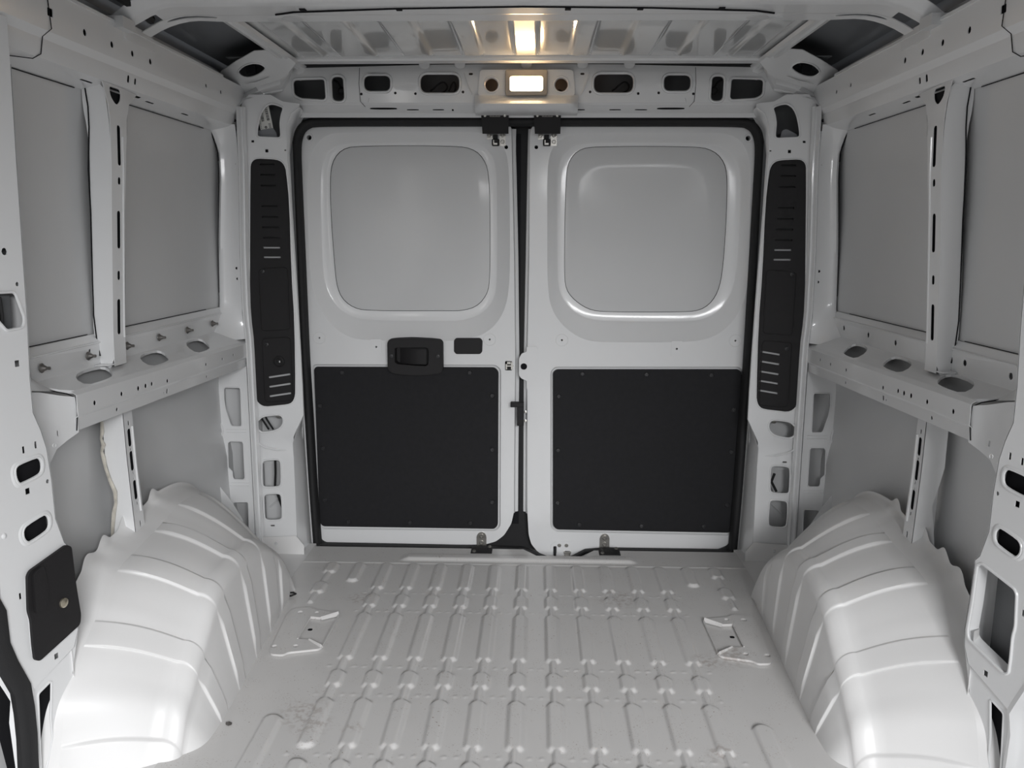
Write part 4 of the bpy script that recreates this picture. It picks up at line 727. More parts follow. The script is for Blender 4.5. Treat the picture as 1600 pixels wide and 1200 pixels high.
# lower face of the header, sloping back to the door seal
def lowmap(a, b, t): return (a, interp(b, [0, 0.25, 0.8, 1], [2.840, 2.848, 2.893, 2.905]), interp(b, [0, 0.25, 0.8, 1], [1.543, 1.535, 1.516, 1.503])+t)
hs = []
for s in (-1, 1):
    hs += [slot(s*0.475, 0.50, 0.090, 0.16), slot(s*0.378, 0.58, 0.040, 0.10), slot(s*0.293, 0.58, 0.038, 0.10)]
hs += [slot(0.175, 0.58, 0.036, 0.10), slot(-0.245, 0.60, 0.006, 0.16)]
obj('header_underside', sheet([(-0.79, 0), (0.79, 0), (0.79, 0.25), (0.79, 0.8), (0.79, 1), (-0.79, 1), (-0.79, 0.8), (-0.79, 0.25)], hs, lowmap, 0.0015, step=0.08), PAINT, rear, smooth=True, angle=15)
obj('underside_shade_sheet', loft([[(-0.78, 2.852, 1.541), (0.78, 2.852, 1.541)], [(-0.78, 2.90, 1.520), (0.78, 2.90, 1.520)]]), SHADE_AND_JOINT, rear)  # black sheet put in as shade behind the underside slots
# lamp housing pressing with sloping lip under it
pod = rnd([(-0.150, 1.641), (0.150, 1.641), (0.158, 1.560), (-0.158, 1.560)], 0.012, 4)
obj('lamp_pressing', sheet(pod, [circ(-0.113, 1.5945, 0.0245, 18), circ(0.113, 1.5945, 0.0245, 18)], lambda a, b, t: (a, HY-0.0185+t, b), 0.016, lip=0.003), PAINT, hd)
lipr = []
for i in range(25):
    f = -1+2*i/24; e = min(1, (1-abs(f))*7); e = math.sin(e*PI/2)
    x = 0.168*f
    lipr.append([(x, 2.822, 1.562), (x, 2.822-0.010*e, 1.553), (x, 2.822-0.032*e, 1.537), (x, 2.822-0.038*e, 1.530), (x, 2.824-0.034*e, 1.521), (x, 2.850-0.012*e, 1.511), (x, 2.895, 1.508)])
obj('lamp_ledge', loft(lipr), PAINT, hd, smooth=True, angle=50)
# dome lamp
lm = empty('dome_lamp', label='lit rectangular interior lamp glowing warm in the rear header', category='lamp')
LZ = 1.5985
obj('lamp_frame', sheet(rrect(0, LZ, 0.137, 0.079, 0.010), [rrect(0, LZ-0.004, 0.106, 0.045, 0.008)], lambda a, b, t: (a, 2.806+t, b), 0.016), LAMPF, lm)
fr = rrect(0, LZ, 0.137, 0.079, 0.010, 6); fi = rrect(0, LZ-0.004, 0.106, 0.045, 0.008, 6)
obj('frame_bezel', loft([[(a, 2.806, b) for a, b in fr], [(lerp(0, a, 0.96), 2.802, LZ+(b-LZ)*0.95) for a, b in fr], [(a, 2.800, b) for a, b in fi], [(a, 2.812, b) for a, b in fi]], closed=True), LAMPF, lm, smooth=True)
lr = [[(a*f, 2.8045-d, LZ-0.004+(b-LZ+0.004)*f) for a, b in rrect(0, LZ-0.004, 0.105, 0.044, 0.008, 6)] for f, d in ((1.0, 0), (0.97, 0.001), (0.80, 0.0022), (0.4, 0.0030), (0.02, 0.0032))]
obj('lens', loft(lr, closed=True, cap=True), LENS, lm, smooth=True, label='glowing warm white lens')
pl_ = bpy.data.lights.new('lamp_back_light', 'POINT'); pl_.energy = 0.10; pl_.color = (1.0, 0.55, 0.28); pl_.shadow_soft_size = 0.01
po_ = bpy.data.objects.new('lamp_back_light', pl_); C.objects.link(po_); po_.location = (0, 2.885, 1.60); po_.parent = lm
rebase(lm, (0, HY-0.02, LZ))

# door pillars: face plates with the vent cover opening and utility windows
for s in (-1, 1):
    nm = 'left' if s < 0 else 'right'
    vc = [ (p[0], p[1]) for p in mir(s, D['vent_cover'])]
    hs = [rnd(mir(s, D['corner_window']), 0.012, 4), chaikin(vc, 1), chaikin(mir(s, D['d_oval']), 1), chaikin(mir(s, D['d_win1']), 1), chaikin(mir(s, D['d_win2']), 1)]
    hs += [rrect(s*0.848, 1.383, 0.010, 0.010, 0.001), rrect(s*0.893, 1.413, 0.009, 0.007, 0.001), rrect(s*0.787, 1.385, 0.006, 0.004, 0.001)]
    hs.append(rrect(s*(0.888), 0.098, 0.014, 0.006, 0.001) if s < 0 else rrect(s*0.895, 0.352, 0.014, 0.006, 0.001))
    outl = [(s*0.925, 0.055), (s*0.925, 1.53), (s*0.90, 1.56), (s*0.83, 1.560), (s*0.790, 1.538), (s*0.735, 1.532), (s*0.735, 1.52), (s*0.762, 1.50), (s*0.778, 1.46), (s*0.782, 1.38), (s*0.776, 1.2), (s*0.768, 0.9), (s*0.762, 0.6), (s*0.762, 0.50), (s*0.802, 0.42), (s*0.803, 0.055)]
    def pmap(a, b, t, s=s):
        y = 2.79
        if b < 0.44: y += 0.0
        if 0.36 < b < 0.44: y += 0.010*math.sin((b-0.36)/0.08*PI)
        y += 0.03*max(0, (b-1.40))**1.0
        return (a, y+t, b)
    pp = obj('door_pillar_'+nm if False else 'door_pillar', sheet(outl, hs, pmap, 0.002, step=0.04, lip=0.0034), PAINT, rear, smooth=True, angle=50)
    # return from the pillar face to the door weatherstrip
    ret = []
    for z, x in ((-0.03, 0.800), (0.055, 0.802), (0.30, 0.803), (0.40, 0.803), (0.44, 0.790), (0.50, 0.765), (0.6, 0.765), (0.9, 0.770), (1.2, 0.778), (1.38, 0.784), (1.46, 0.780), (1.50, 0.764), (1.52, 0.737)):
        xd = interp(z, [-0.03, 0.2, 0.49, 0.93, 1.3, 1.42, 1.47, 1.52], [0.776, 0.783, 0.790, 0.796, 0.798, 0.796, 0.780, 0.745])
        ret.append([(s*x, 2.790, z), (s*(x-0.003), 2.80, z), (s*lerp(x, xd, 0.5), 2.85, z), (s*(xd+0.006), 2.90, z), (s*(xd+0.012), 2.915, z), (s*(xd+0.004), 2.925, z)])
    obj('pillar_return', loft(ret), PAINT, pp, smooth=True, angle=60)
    obj('pillar_backing', sheet([(s*0.79, 0.54), (s*0.94, 0.54), (s*0.94, 1.56), (s*0.79, 1.56)], [], flatmap('Y', 2.885, 1), 0.002), SHADED_PRIMER, pp)
    obj('inner_wall', sheet([(s*0.805, 0.0), (s*0.94, 0.0), (s*0.94, 0.54), (s*0.79, 0.54)], [], flatmap('Y', 2.885, 1), 0.002), SKIN, pp)  # back wall split: paler colour here stands for more light inside
    obj('inner_step', box(s*0.82, s*0.935, 2.86, 2.884, 0.305, 0.34), SKIN, pp)
    for i in range(2):   # crossed stiffeners visible through the lowest window
        zz = 0.175
        obj('stiffener', tube([(s*0.925, 2.882, zz+(0.04 if i else -0.04)), (s*0.84, 2.880, zz-(0.04 if i else -0.04))], 0.0035, 6), SKIN, pp, smooth=True)
    obj('pillar_foot', sheet([(s*0.93, -0.03), (s*0.93, 0.058), (s*0.835, 0.062), (s*0.803, 0.065), (s*0.775, 0.03), (s*0.775, -0.03)], [], lambda a, b, t: (a, 2.780-0.10*max(0, 0.06-b)+t, b), 0.002), PAINT_SATIN, pp)
    obj('foot_rivet', lathe((s*0.875, 2.778, 0.035), (0, -1, 0), [(0.006, 0), (0.005, 0.002), (0.0001, 0.003)], 10), SKIN, pp, smooth=True)
    # raised crease above the utility windows
    obj('crease', tube([(s*0.935, 2.784, 0.405), (s*0.90, 2.782, 0.385), (s*0.86, 2.783, 0.376), (s*0.825, 2.786, 0.375)], 0.004, 6, taper=[0.3, 1, 1, 0.2]), PAINT, pp, smooth=True)
    # small side fixings on the return
    for z in (0.37, 0.335, 0.16): obj('clip', box(s*0.799, s*0.802, 2.82, 2.83, z-0.006, z+0.006), SKIN, pp)
    # wiring seen in the openings
    for pts in ([(s*0.880, 2.83, 0.36), (s*0.882, 2.83, 0.28), (s*0.890, 2.84, 0.22)], [(s*0.885, 2.835, 0.22), (s*0.872, 2.83, 0.18), (s*0.856, 2.83, 0.13)]) if s < 0 else ([(s*0.875, 2.83, 0.30), (s*0.866, 2.83, 0.27), (s*0.885, 2.83, 0.235)],):
        cb = obj('cable', tube(chaikin(pts, 2)[1:-2] if len(pts) > 3 else pts, 0.0045, 6), RUBBER, smooth=True)
        tag(cb, ('black cable hanging behind the '+('upper' if pts[0][2] > 0.3 else 'lower')+' square window of the left door pillar') if s < 0 else 'black bent cable behind the upper square window of the right door pillar', 'cable')
    obj('bulb_holder', lathe((s*0.862, 2.85, 0.492), (0, -1, -0.2), [(0.013, 0), (0.013, 0.012), (0.009, 0.018), (0.009, 0.024), (0.0001, 0.026)], 14), STEEL, pp, smooth=True, label='round metal holder behind the oval opening')
    if s < 0:
        for k in range(2): obj('hose', tube([(-0.925+0.014*k, 2.82, 0.500), (-0.915+0.016*k, 2.818, 0.475), (-0.895+0.016*k, 2.82, 0.440)], 0.0035, 6), RUBBER, pp, smooth=True, label='black hose behind the oval opening')

    # ---- black vent cover
    cvr = empty('vent_cover', label='long black slotted vent cover on the '+nm+' rear door pillar', category='vent cover', group='vent covers')
    cen = (s*0.845, 0.95)
    cc = chaikin(vc, 1)
    inset = [(lerp(cen[0], a, 0.955), lerp(cen[1], b, 0.992)) for a, b in cc]
    slots = []
    xl = lambda z: (interp(z, [0.5, 0.8, 1.36], [0.888, 0.895, 0.890]), interp(z, [0.5, 0.8, 1.36], [0.795, 0.795, 0.808]))
    zsl = [1.339, 1.306, 1.271, 1.205, 1.170, 1.136, 1.102, 1.0705, 1.039]
    opens = []
    for z in zsl:
        a, b = xl(z); opens.append(rrect(s*(a+b)/2-s*0.002, z, (a-b)-0.034, 0.0058, 0.0022, 3))
    for z in ((0.637, 0.604, 0.571) if s < 0 else (0.727, 0.694, 0.660, 0.628, 0.595)):
        opens.append([(x, zz+(-(x*s)+0.84)*0.16) for x, zz in (rrect(s*0.838, z, 0.076, 0.0068, 0.003, 3) if s < 0 else rrect(s*0.824, z, 0.066, 0.0068, 0.003, 3))])
    opens = [o for o in opens]
    body = obj('cover_body', sheet(inset, opens, lambda a, b, t: (a, 2.784+t, b), 0.005), BLACK, cvr)
    rim = loft([[(a, 2.792, b) for a, b in cc], [(lerp(cen[0], a, 0.985), 2.786, lerp(cen[1], b, 0.997)) for a, b in cc], [(lerp(cen[0], a, 0.955), 2.784, lerp(cen[1], b, 0.992)) for a, b in cc]], closed=True)
    obj('cover_rim', rim, BLACK, cvr, smooth=True, angle=70)
    # bright cavity behind the lowest slots only where the body shows, dark felt behind the others
    obj('felt_backing', box(s*0.79, s*0.895, 2.796, 2.799, 1.085, 1.35), RUBBER, cvr)
    obj('inner_panel', box(s*0.79, s*0.895, 2.797, 2.7995, 0.55, 1.080), SKIN, cvr)
    for (z0, z1) in ((0.790, 1.0), (0.545, 0.765)):
        obj('inset_edge', tube([(x, 2.7835, z) for x, z in rnd([(s*0.893, z0), (s*0.795, z0+0.006), (s*0.795, z1+0.006), (s*0.893, z1)], 0.014, 4)], 0.0018, 6, cyclic=True), BLACK, cvr, smooth=True)
    for (x, z) in ((0.879, 0.992), (0.877, 0.745)): screw('screw', (s*x, 2.784, z), (0, -1, 0), 0.0075, 0.003, SCREWB, cvr)
    if s > 0:
        rebase(cvr, (s*0.84, 2.79, 0.50)); TK = False
    else: TK = True
    if TK: obj('twist_knob', lathe((s*0.838, 2.784, 0.687), (0, -1, 0), [(0.020, 0), (0.019, 0.003), (0.015, 0.005), (0.014, 0.0035), (0.011, 0.0035), (0.010, 0.006), (0.0001, 0.006)], 20)
        + box(s*0.838-0.0022, s*0.838+0.0022, 2.772, 2.779, 0.680, 0.694), BLACK, cvr, smooth=True)
    if TK: obj('knob_mark', box(s*0.836-0.0045, s*0.836-0.0006, 2.7765, 2.7785, 0.6835, 0.6915)+box(s*0.836+0.0012, s*0.836+0.0050, 2.7765, 2.7785, 0.6845, 0.6905), SKIN, cvr, label='small pale symbol on the twist knob')
    if TK: rebase(cvr, (s*0.84, 2.79, 0.50))

    # ---- corner gusset between roof, header and rail, with the eye-shaped hole
    gm = lambda a, b, t: (a, 2.64+0.2*b, 1.66-0.09*b+t)
    eye = [((p[0] if s < 0 else -p[0]), (p[1]-2.64)/0.2) for p in D['eye']]
    go = [((p[0] if s < 0 else -p[0]), (p[1]-2.64)/0.2) for p in D['gusset']]
    gu = obj('roof_gusset', sheet(go, [chaikin(eye, 1)], gm, 0.002, step=0.1, lip=0.003), PAINT, rear, smooth=True)
    obj('gusset_rib', tube([(s*0.905, 2.775, 1.588), (s*0.86, 2.772, 1.594), (s*0.815, 2.75, 1.606)], 0.004, 6, taper=[0.4, 1, 0.4]), PAINT, gu, smooth=True)
    obj('gusset_lining', sheet([(s*0.80, 2.675), (s*0.925, 2.675), (s*0.925, 2.78), (s*0.80, 2.78)], [], flatmap('Z', 1.650, 1), 0.002), SHADED_PRIMER, gu)
    obj('cavity_bracket', box(s*0.855, s*0.885, 2.735, 2.745, 1.615, 1.65), SHADE_AND_JOINT, gu)
    # shoulder pressings between gusset and pillar top
    gl = [gm(go[i][0], go[i][1], 0) for i in (5, 6, 7, 8, 9, 10)]
    hl = [(s*0.772, 2.850, 1.640), (s*0.785, 2.852, 1.605), (s*0.800, 2.842, 1.575), (s*0.850, 2.805, 1.560), (s*0.905, 2.785, 1.545), (s*0.935, 2.775, 1.515)]
    rows = []
    for k in range(9):
        f = k/8; bulge = 0.010*math.sin(PI*f) - (0.007 if 0.45 < f < 0.8 else 0)
        rows.append([(lerp(a_[0], b_[0], f), lerp(a_[1], b_[1], f)-bulge, lerp(a_[2], b_[2], f)-bulge*0.3) for a_, b_ in zip(gl, hl)])
    obj('shoulder_pressing', loft(rows), PAINT, rear, smooth=True, angle=40)
    obj('shoulder_end', lathe((s*0.745, 2.846, 1.636), (0, -1, -0.2), [(0.024, 0), (0.023, 0.006), (0.017, 0.010), (0.0001, 0.012)], 16), PAINT, rear, smooth=True)

# paper label with bar codes behind the left corner window
lb = empty('paper_label', label='white paper label with printed bar codes behind the upper left corner window', category='label')
def lmap(a, b, t): return (-0.8575+a*0.985-b*0.17, 2.812+t, 1.492+b*0.985+a*0.17)
obj('paper', sheet([(-0.021, -0.046), (0.021, -0.046), (0.021, 0.046), (-0.006, 0.046), (-0.021, 0.010)], [], lmap, 0.0006), PAPER, lb)
pr = []
for c_ in (-0.007, 0.011):
    z = -0.012
    while z < 0.036:
        h_ = random.choice((0.0008, 0.0014, 0.0022)); pr += sheet([(c_-0.005, z), (c_+0.004, z), (c_+0.004, z+h_), (c_-0.005, z+h_)], [], lambda a, b, t: lmap(a, b, -0.0004+t), 0.0002); z += h_+random.choice((0.0009, 0.0016))
for r_ in range(5): pr += sheet([(0.008, -0.040+r_*0.004), (0.016, -0.040+r_*0.004), (0.016, -0.0385+r_*0.004), (0.008, -0.0385+r_*0.004)], [], lambda a, b, t: lmap(a, b, -0.0004+t), 0.0002)
for r_ in range(6): pr += sheet([(-0.018, -0.034+r_*0.005), (-0.0165, -0.034+r_*0.005), (-0.0165, -0.031+r_*0.005), (-0.018, -0.031+r_*0.005)], [], lambda a, b, t: lmap(a, b, -0.0004+t), 0.0002)
pr += sheet(circ(-0.002, -0.032, 0.0042, 12), [circ(-0.002, -0.032, 0.0016, 8)], lambda a, b, t: lmap(a, b, -0.0004+t), 0.0002)
obj('print', pr, INK, lb)
rebase(lb, (-0.857, 2.812, 1.44))
obj('corner_bracket', sheet(rnd([(-0.885, 1.425), (-0.885, 1.448), (-0.83, 1.458), (-0.818, 1.440), (-0.818, 1.42)], 0.006), [], flatmap('Y', 2.808, 1), 0.003), ROOFSKIN, rear)
obj('corner_bracket', sheet(rnd([(0.875, 1.425), (0.875, 1.438), (0.84, 1.455), (0.825, 1.450), (0.82, 1.42)], 0.006), [], flatmap('Y', 2.808, 1), 0.003), ROOFSKIN, rear)

# rear closing structure: sill, outer aperture and rubber between the doors
obj('sill', box(-0.80, 0.80, 2.86, 3.0, -0.10, -0.060), PAINT_SATIN, rear)
obj('gap_rubber', sheet([(-0.20, -0.05), (0.18, -0.05), (0.05, 0.10), (0.012, 0.16), (0.012, 1.49), (-0.045, 1.49), (-0.045, 0.16), (-0.10, 0.06)], [], flatmap('Y', 2.985, 1), 0.004), RUBBER, rear)
obj('outer_closure', box(-1.06, 1.06, 3.02, 3.03, -0.1, 1.76), SHADED_PRIMER, rear)

# door weatherstrip
sp = D['seal_path']
L_ = [(p[0]-0.002, p[2]) for p in sp[:-1]]
path2 = L_ + [(-a, b) for a, b in reversed(L_)]
path2 = [Vector((a, 2.925, b)) for a, b in path2]
def refine(P):
    out = [P[0]]
    for i in range(len(P)-1):
        for k in range(1, 5):
            t = k/4; p = [P[max(0, i-1)], P[i], P[i+1], P[min(len(P)-1, i+2)]]
            out.append(0.5*((2*p[1])+(-p[0]+p[2])*t+(2*p[0]-5*p[1]+4*p[2]-p[3])*t*t+(-p[0]+3*p[1]-3*p[2]+p[3])*t**3))
    return out
prof = [(-0.017, 0.012), (-0.0135, -0.004), (-0.010, -0.012), (-0.002, -0.016), (0.007, -0.013), (0.0125, -0.004), (0.017, 0.012)]
ws = obj('door_weatherstrip', sweep(refine(path2), prof), RUBBER, smooth=True, angle=60)
tag(ws, 'black rubber weatherstrip framing the two rear doors', 'weatherstrip')
for x_ in (-0.770, 0.768): obj('strip_foot', lathe((x_, 2.915, -0.030), (0, -1, 0), [(0.017, 0), (0.018, 0.012), (0.010, 0.020), (0.0001, 0.021)], 12), RUBBER, ws, smooth=True)
bw = obj('sill_weatherstrip', sweep([(-0.77, 2.93, -0.024), (-0.3, 2.93, -0.026), (0.0, 2.93, -0.030), (0.06, 2.93, -0.055), (0.10, 2.925, -0.068), (0.17, 2.925, -0.066), (0.23, 2.93, -0.035), (0.3, 2.93, -0.028), (0.77, 2.93, -0.028)], [(-0.006, 0.01), (-0.006, -0.008), (0, -0.011), (0.006, -0.008), (0.006, 0.01)]), RUBBER, smooth=True)
tag(bw, 'thin black rubber strip along the sill under the rear doors', 'weatherstrip')

# ============================================================ REAR DOORS
def door(idx, pre, s):
    d = empty('door_%d' % idx, kind='structure')
    g2 = lambda k: [(p[0], p[2]) for p in D[pre+k]]
    outer = rnd(g2('_out'), 0.010, 3)
    c = (sum(p[0] for p in g2('_c2'))/18, sum(p[1] for p in g2('_c2'))/18)
    c = (s*0.41, 1.13)
    R = [resample(chaikin(g2(k), 2), 120, c) for k in ('_c1', '_c2', '_c3')]
    rec = rnd(g2('_rec'), 0.012, 4)
    holes = [R[0], rec]
    Y0 = 2.95
    if s < 0:
        holes.append(rrect(-0.392, 0.700, 0.15, 0.09, 0.01)) if False else None
    mk = g2('_marks')
    holes += [circ(mk[3][0], mk[3][1], 0.0085, 14), circ(mk[4][0], mk[4][1], 0.0065, 12), circ(mk[0][0], mk[0][1], 0.0035, 8), circ(mk[1][0], mk[1][1], 0.0035, 8), circ(mk[2][0], mk[2][1], 0.0038, 8)]
    if s < 0: holes.append(rrect(-0.0585, 0.6535, 0.026, 0.034, 0.005))
    if s > 0: holes.append(rrect(0.1165, -0.040, 0.012, 0.030, 0.004))
    pc = sheet(outer, [h for h in holes if h], flatmap('Y', Y0, 1), 0.028)
    fr_ = obj('inner_frame', pc, PAINT, d)
    # window recess: stepped slope down to the blind panel
    def ring(r, y, k=1.0): return [(c[0]+(a-c[0])*k, y, c[1]+(b-c[1])*k) for a, b in r]
    rows = [ring(R[0], Y0), ring(R[0], Y0+0.0015, 0.994), ring(R[0], Y0+0.006, 0.985), ring(R[1], Y0+0.024, 1.030), ring(R[1], Y0+0.031, 1.008), ring(R[1], Y0+0.033, 0.995), ring(R[2], Y0+0.0335, 1.0022)]
    obj('window_recess', loft(rows, closed=True), PAINT, d, smooth=True, angle=60)
    obj('panel_gap', loft([ring(R[2], Y0+0.0335, 1.0022), ring(R[2], Y0+0.038, 1.0018), ring(R[2], Y0+0.038, 0.997)], closed=True), SHADE_AND_JOINT, d)
    rows = [ring(R[2], Y0+0.038, 0.9985), ring(R[2], Y0+0.034, 0.996)]+[ring(R[2], Y0+0.034+0.006*math.cos(k*PI/2)-0.006, k) for k in (0.9, 0.75, 0.5, 0.25, 0.01)]
    obj('blind_window_panel', loft(rows, closed=True, cap=True), SKIN, d, smooth=True, angle=60, label='blank grey metal panel filling the window recess')
    # lower hardboard trim in its shallow recess
    n = len(rec)
    inner = rnd(g2('_pan'), 0.010, 4)
    obj('trim_recess', loft([[(a, Y0, b) for a, b in rec], [(lerp(s*0.43, a, 0.99), Y0+0.006, lerp(0.34, b, 0.99)) for a, b in rec]], closed=True)+[([(a, Y0+0.009, b) for a, b in rec], [tuple(range(n))])], PAINT, d)
    bd = obj('trim_board', sheet(inner, [], flatmap('Y', Y0-0.003, 1), 0.006), BOARD, d, label='black hardboard trim panel')
    for p in g2('_scr'): screw('screw', (p[0], Y0-0.003, p[1]), (0, -1, 0), 0.0085, 0.0045, SCREWB, bd)
    # pressed marks
    for i in (0, 1):
        obj('pressed_ring', tube([(x, Y0-0.0004, z) for x, z in circ(mk[i][0], mk[i][1], 0.0215, 28)], 0.0011, 6, cyclic=True), PAINT, d, smooth=True)
    sq = rrect(mk[2][0], mk[2][1], 0.039, 0.056, 0.004)
    obj('pressed_square', sheet(sq, [circ(mk[2][0], mk[2][1], 0.0038, 8)], flatmap('Y', Y0-0.0015, 1), 0.0015), PAINT, d)
    obj('pressed_ring', tube([(x, Y0-0.0002, z) for x, z in circ(mk[3][0], mk[3][1], 0.014, 24)], 0.0012, 6, cyclic=True), PAINT, d, smooth=True)
    obj('cavity', sheet([(s*0.02, 0.05), (s*0.77, 0.05), (s*0.77, 1.46), (s*0.02, 1.46)], [R[0]], flatmap('Y', Y0+0.03, 1), 0.001), SHADE_AND_JOINT, d)  # black sheet standing in for the shade inside the door
    # shut-face returns beside the centre gap
    if s < 0:
        xe = lambda z: interp(z, [0.10, 0.3, 0.68, 1.04, 1.40, 1.475], [-0.038, -0.038, -0.0365, -0.042, -0.052, -0.055])
        r_ = [[(xe(z)-0.001, Y0+0.002, z), (xe(z)+0.004, Y0+0.010, z), (xe(z)+0.005, Y0+0.022, z), (xe(z)+0.013+0.006*max(0, (z-1.38)*10), Y0+0.026, z), (xe(z)+0.017, Y0+0.032, z)] for z in [0.10+0.06*i for i in range(23)]+[1.475]]
    else:
        xe = lambda z: interp(z, [0.10, 0.68, 1.04, 1.40, 1.475], [0.011, 0.0095, 0.014, 0.018, 0.020])
        r_ = [[(xe(z)+0.001, Y0+0.002, z), (xe(z)-0.004, Y0+0.010, z), (xe(z)-0.005, Y0+0.022, z), (xe(z)-0.013, Y0+0.026, z), (xe(z)-0.015, Y0+0.032, z)] for z in [0.10+0.06*i for i in range(23)]+[1.475]]
    obj('shut_face', loft(r_), PAINT, d, smooth=True, angle=40)
    return d
d1 = door(1, 'ld', -1); d2 = door(2, 'rd', 1)
# pull handle on the left door
Y0 = 2.95
hs_ = [(p[0], p[2]) for p in D['ld_handle']]; ho = rnd(hs_, 0.010, 4)
lv = [(p[0], p[2]) for p in D['ld_lever']]; li = rnd(lv, 0.005, 4)
hc = (-0.392, 0.690)
hn = obj('door_handle', sheet(ho, [li], flatmap('Y', Y0-0.032, 1), 0.032), BLACK, d1, label='black recessed pull handle housing')
obj('bezel_edge', loft([[(a, Y0-0.004, b) for a, b in ho], [(lerp(hc[0], a, 1.0), Y0-0.027, b) for a, b in ho], [(lerp(hc[0], a, 0.975), Y0-0.0325, lerp(hc[1], b, 0.965)) for a, b in ho]], closed=True), BLACK, hn, smooth=True, angle=60)
obj('recess_cup', loft([[(a, Y0-0.032, b) for a, b in li], [(lerp(-0.40, a, 0.95), Y0-0.003, lerp(0.688, b, 0.92)) for a, b in li]], closed=True)+[([(lerp(-0.40, a, 0.95), Y0-0.003, lerp(0.688, b, 0.92)) for a, b in li], [tuple(range(len(li)))])], BLACK, hn, smooth=True, angle=50)
rows = [[(x, Y0-0.020+0.022*((x+0.352)/-0.09)**2 if x < -0.352 else Y0-0.020, z) for z in (0.664, 0.676, 0.70, 0.713)] for x in (-0.447, -0.435, -0.42, -0.40, -0.38, -0.36, -0.352)]
rows = [[(x, Y0-0.029+0.024*max(0, (-0.385-x)/0.063)**1.3, z) for z in (0.660, 0.6615, 0.70, 0.7125, 0.714)] for x in (-0.448, -0.436, -0.425, -0.41, -0.395, -0.38, -0.365, -0.353, -0.351)]
obj('lever', loft(rows), BLACK, hn, smooth=True)
for x in (-0.476, -0.3095): screw('screw', (x, Y0-0.032, 0.690), (0, -1, 0), 0.006, 0.001, SCREWB, hn)
pl = rnd([(p[0], p[2]) for p in D['ld_plug']], 0.004, 4)
obj('blanking_plug', sheet(pl, [], flatmap('Y', Y0-0.004, 1), 0.006)+tube([(a, Y0-0.002, b) for a, b in pl], 0.0015, 6, cyclic=True), BLACK, d1, label='small black rectangular blanking plug')

# hinge-arm brackets at the top centre (one per door)
for (xa, xb, dd, w_) in ((-0.1517, -0.0591, d1, 'left'), (0.0242, 0.115, d2, 'right')):
    r = empty('door_catch', label='black sheet metal door catch above the '+w_+' rear door by the centre gap', category='door catch', group='upper door catches')
    xm = (xa+xb)/2; w2 = (xb-xa)
    obj('catch_plate', sheet([(xa, 1.514), (xb, 1.514), (xb-0.001, 1.4505), (xa+0.004, 1.4505)], [], lambda a, b, t: (a, 2.888+t+0.01*(1.514-b)/0.06, b), 0.004)+box(xa, xb, 2.86, 2.892, 1.510, 1.514), BLACK, r)
    obj('slot_plate', sheet(rrect(xm, 1.507, 0.036, 0.008, 0.003), [circ(xm, 1.507, 0.0022, 8), circ(xm-0.01, 1.507, 0.0018, 8), circ(xm+0.01, 1.507, 0.0018, 8)], flatmap('Y', 2.8865, 1), 0.0015), DARKST, r, label='grey slotted adjusting plate')
    for x in (xm-0.033, xm+0.033): obj('rivet', lathe((x, 2.888, 1.507), (0, -1, 0), [(0.005, 0), (0.004, 0.002), (0.0001, 0.003)], 8), STEEL, r, smooth=True)
    obj('striker_plate', box(xm-0.030, xm-0.011, Y0-0.004, Y0, 1.437, 1.452), STEEL, r)
    obj('striker_plate', box(xm+0.013, xm+0.034, Y0-0.004, Y0, 1.416, 1.452), STEEL, r)
    obj('latch_block', box(xm-0.013, xm+0.013, Y0-0.016, Y0, 1.415, 1.438, 0.003)+box(xm-0.009, xm+0.007, Y0-0.012, Y0, 1.438, 1.452), RUBBER, r)
    obj('latch_pin', box(xm-0.006, xm+0.006, Y0-0.018, Y0-0.014, 1.418, 1.424)+box(xm-0.008, xm-0.005, Y0-0.018, Y0-0.014, 1.418, 1.434), STEEL, r)
    for (x, z) in ((xm-0.023, 1.4495), (xm+0.024, 1.429), (xm+0.024, 1.4515)): screw('screw', (x, Y0-0.004, z), (0, -1, 0), 0.0068, 0.004, STEEL, r)
    rebase(r, (xm, 2.90, 1.45))
# lower stays
for (i, x0, x1, cx) in ((0, -0.1753, -0.1392, -0.157), (1, 0.2830, 0.3169, 0.2999)):
    r = empty('door_stay', label='steel tongue with two bolts on black foot below the '+('left' if i == 0 else 'right')+' rear door', category='door stay', group='lower door stays')
    p = [(cx-0.018, -0.046), (cx+0.018, -0.046), (cx+0.018, 0.012), (cx+0.012, 0.024), (cx, 0.029), (cx-0.012, 0.024), (cx-0.018, 0.012)]
    obj('tongue', sheet(rnd(p, 0.006, 3), [], flatmap('Y', Y0-0.006, 1), 0.005), STEEL, r)
    for z in (0.013, -0.0125): screw('bolt', (cx, Y0-0.006, z), (0, -1, 0), 0.0085, 0.005, STEEL, r)
    obj('foot', box(cx-0.030, cx+0.046, 2.802, 2.862, -0.012, 0.003, 0.002), BLACK, r)
    for x_, y_ in ((cx-0.018, 2.815), (cx+0.035, 2.86)): obj('foot_bolt', lathe((x_, y_, 0.003), (0, -0.3, 1), [(0.007, 0), (0.006, 0.004), (0.0001, 0.005)], 10), STEEL, r, smooth=True)
    rebase(r, (cx, 2.87, -0.012))
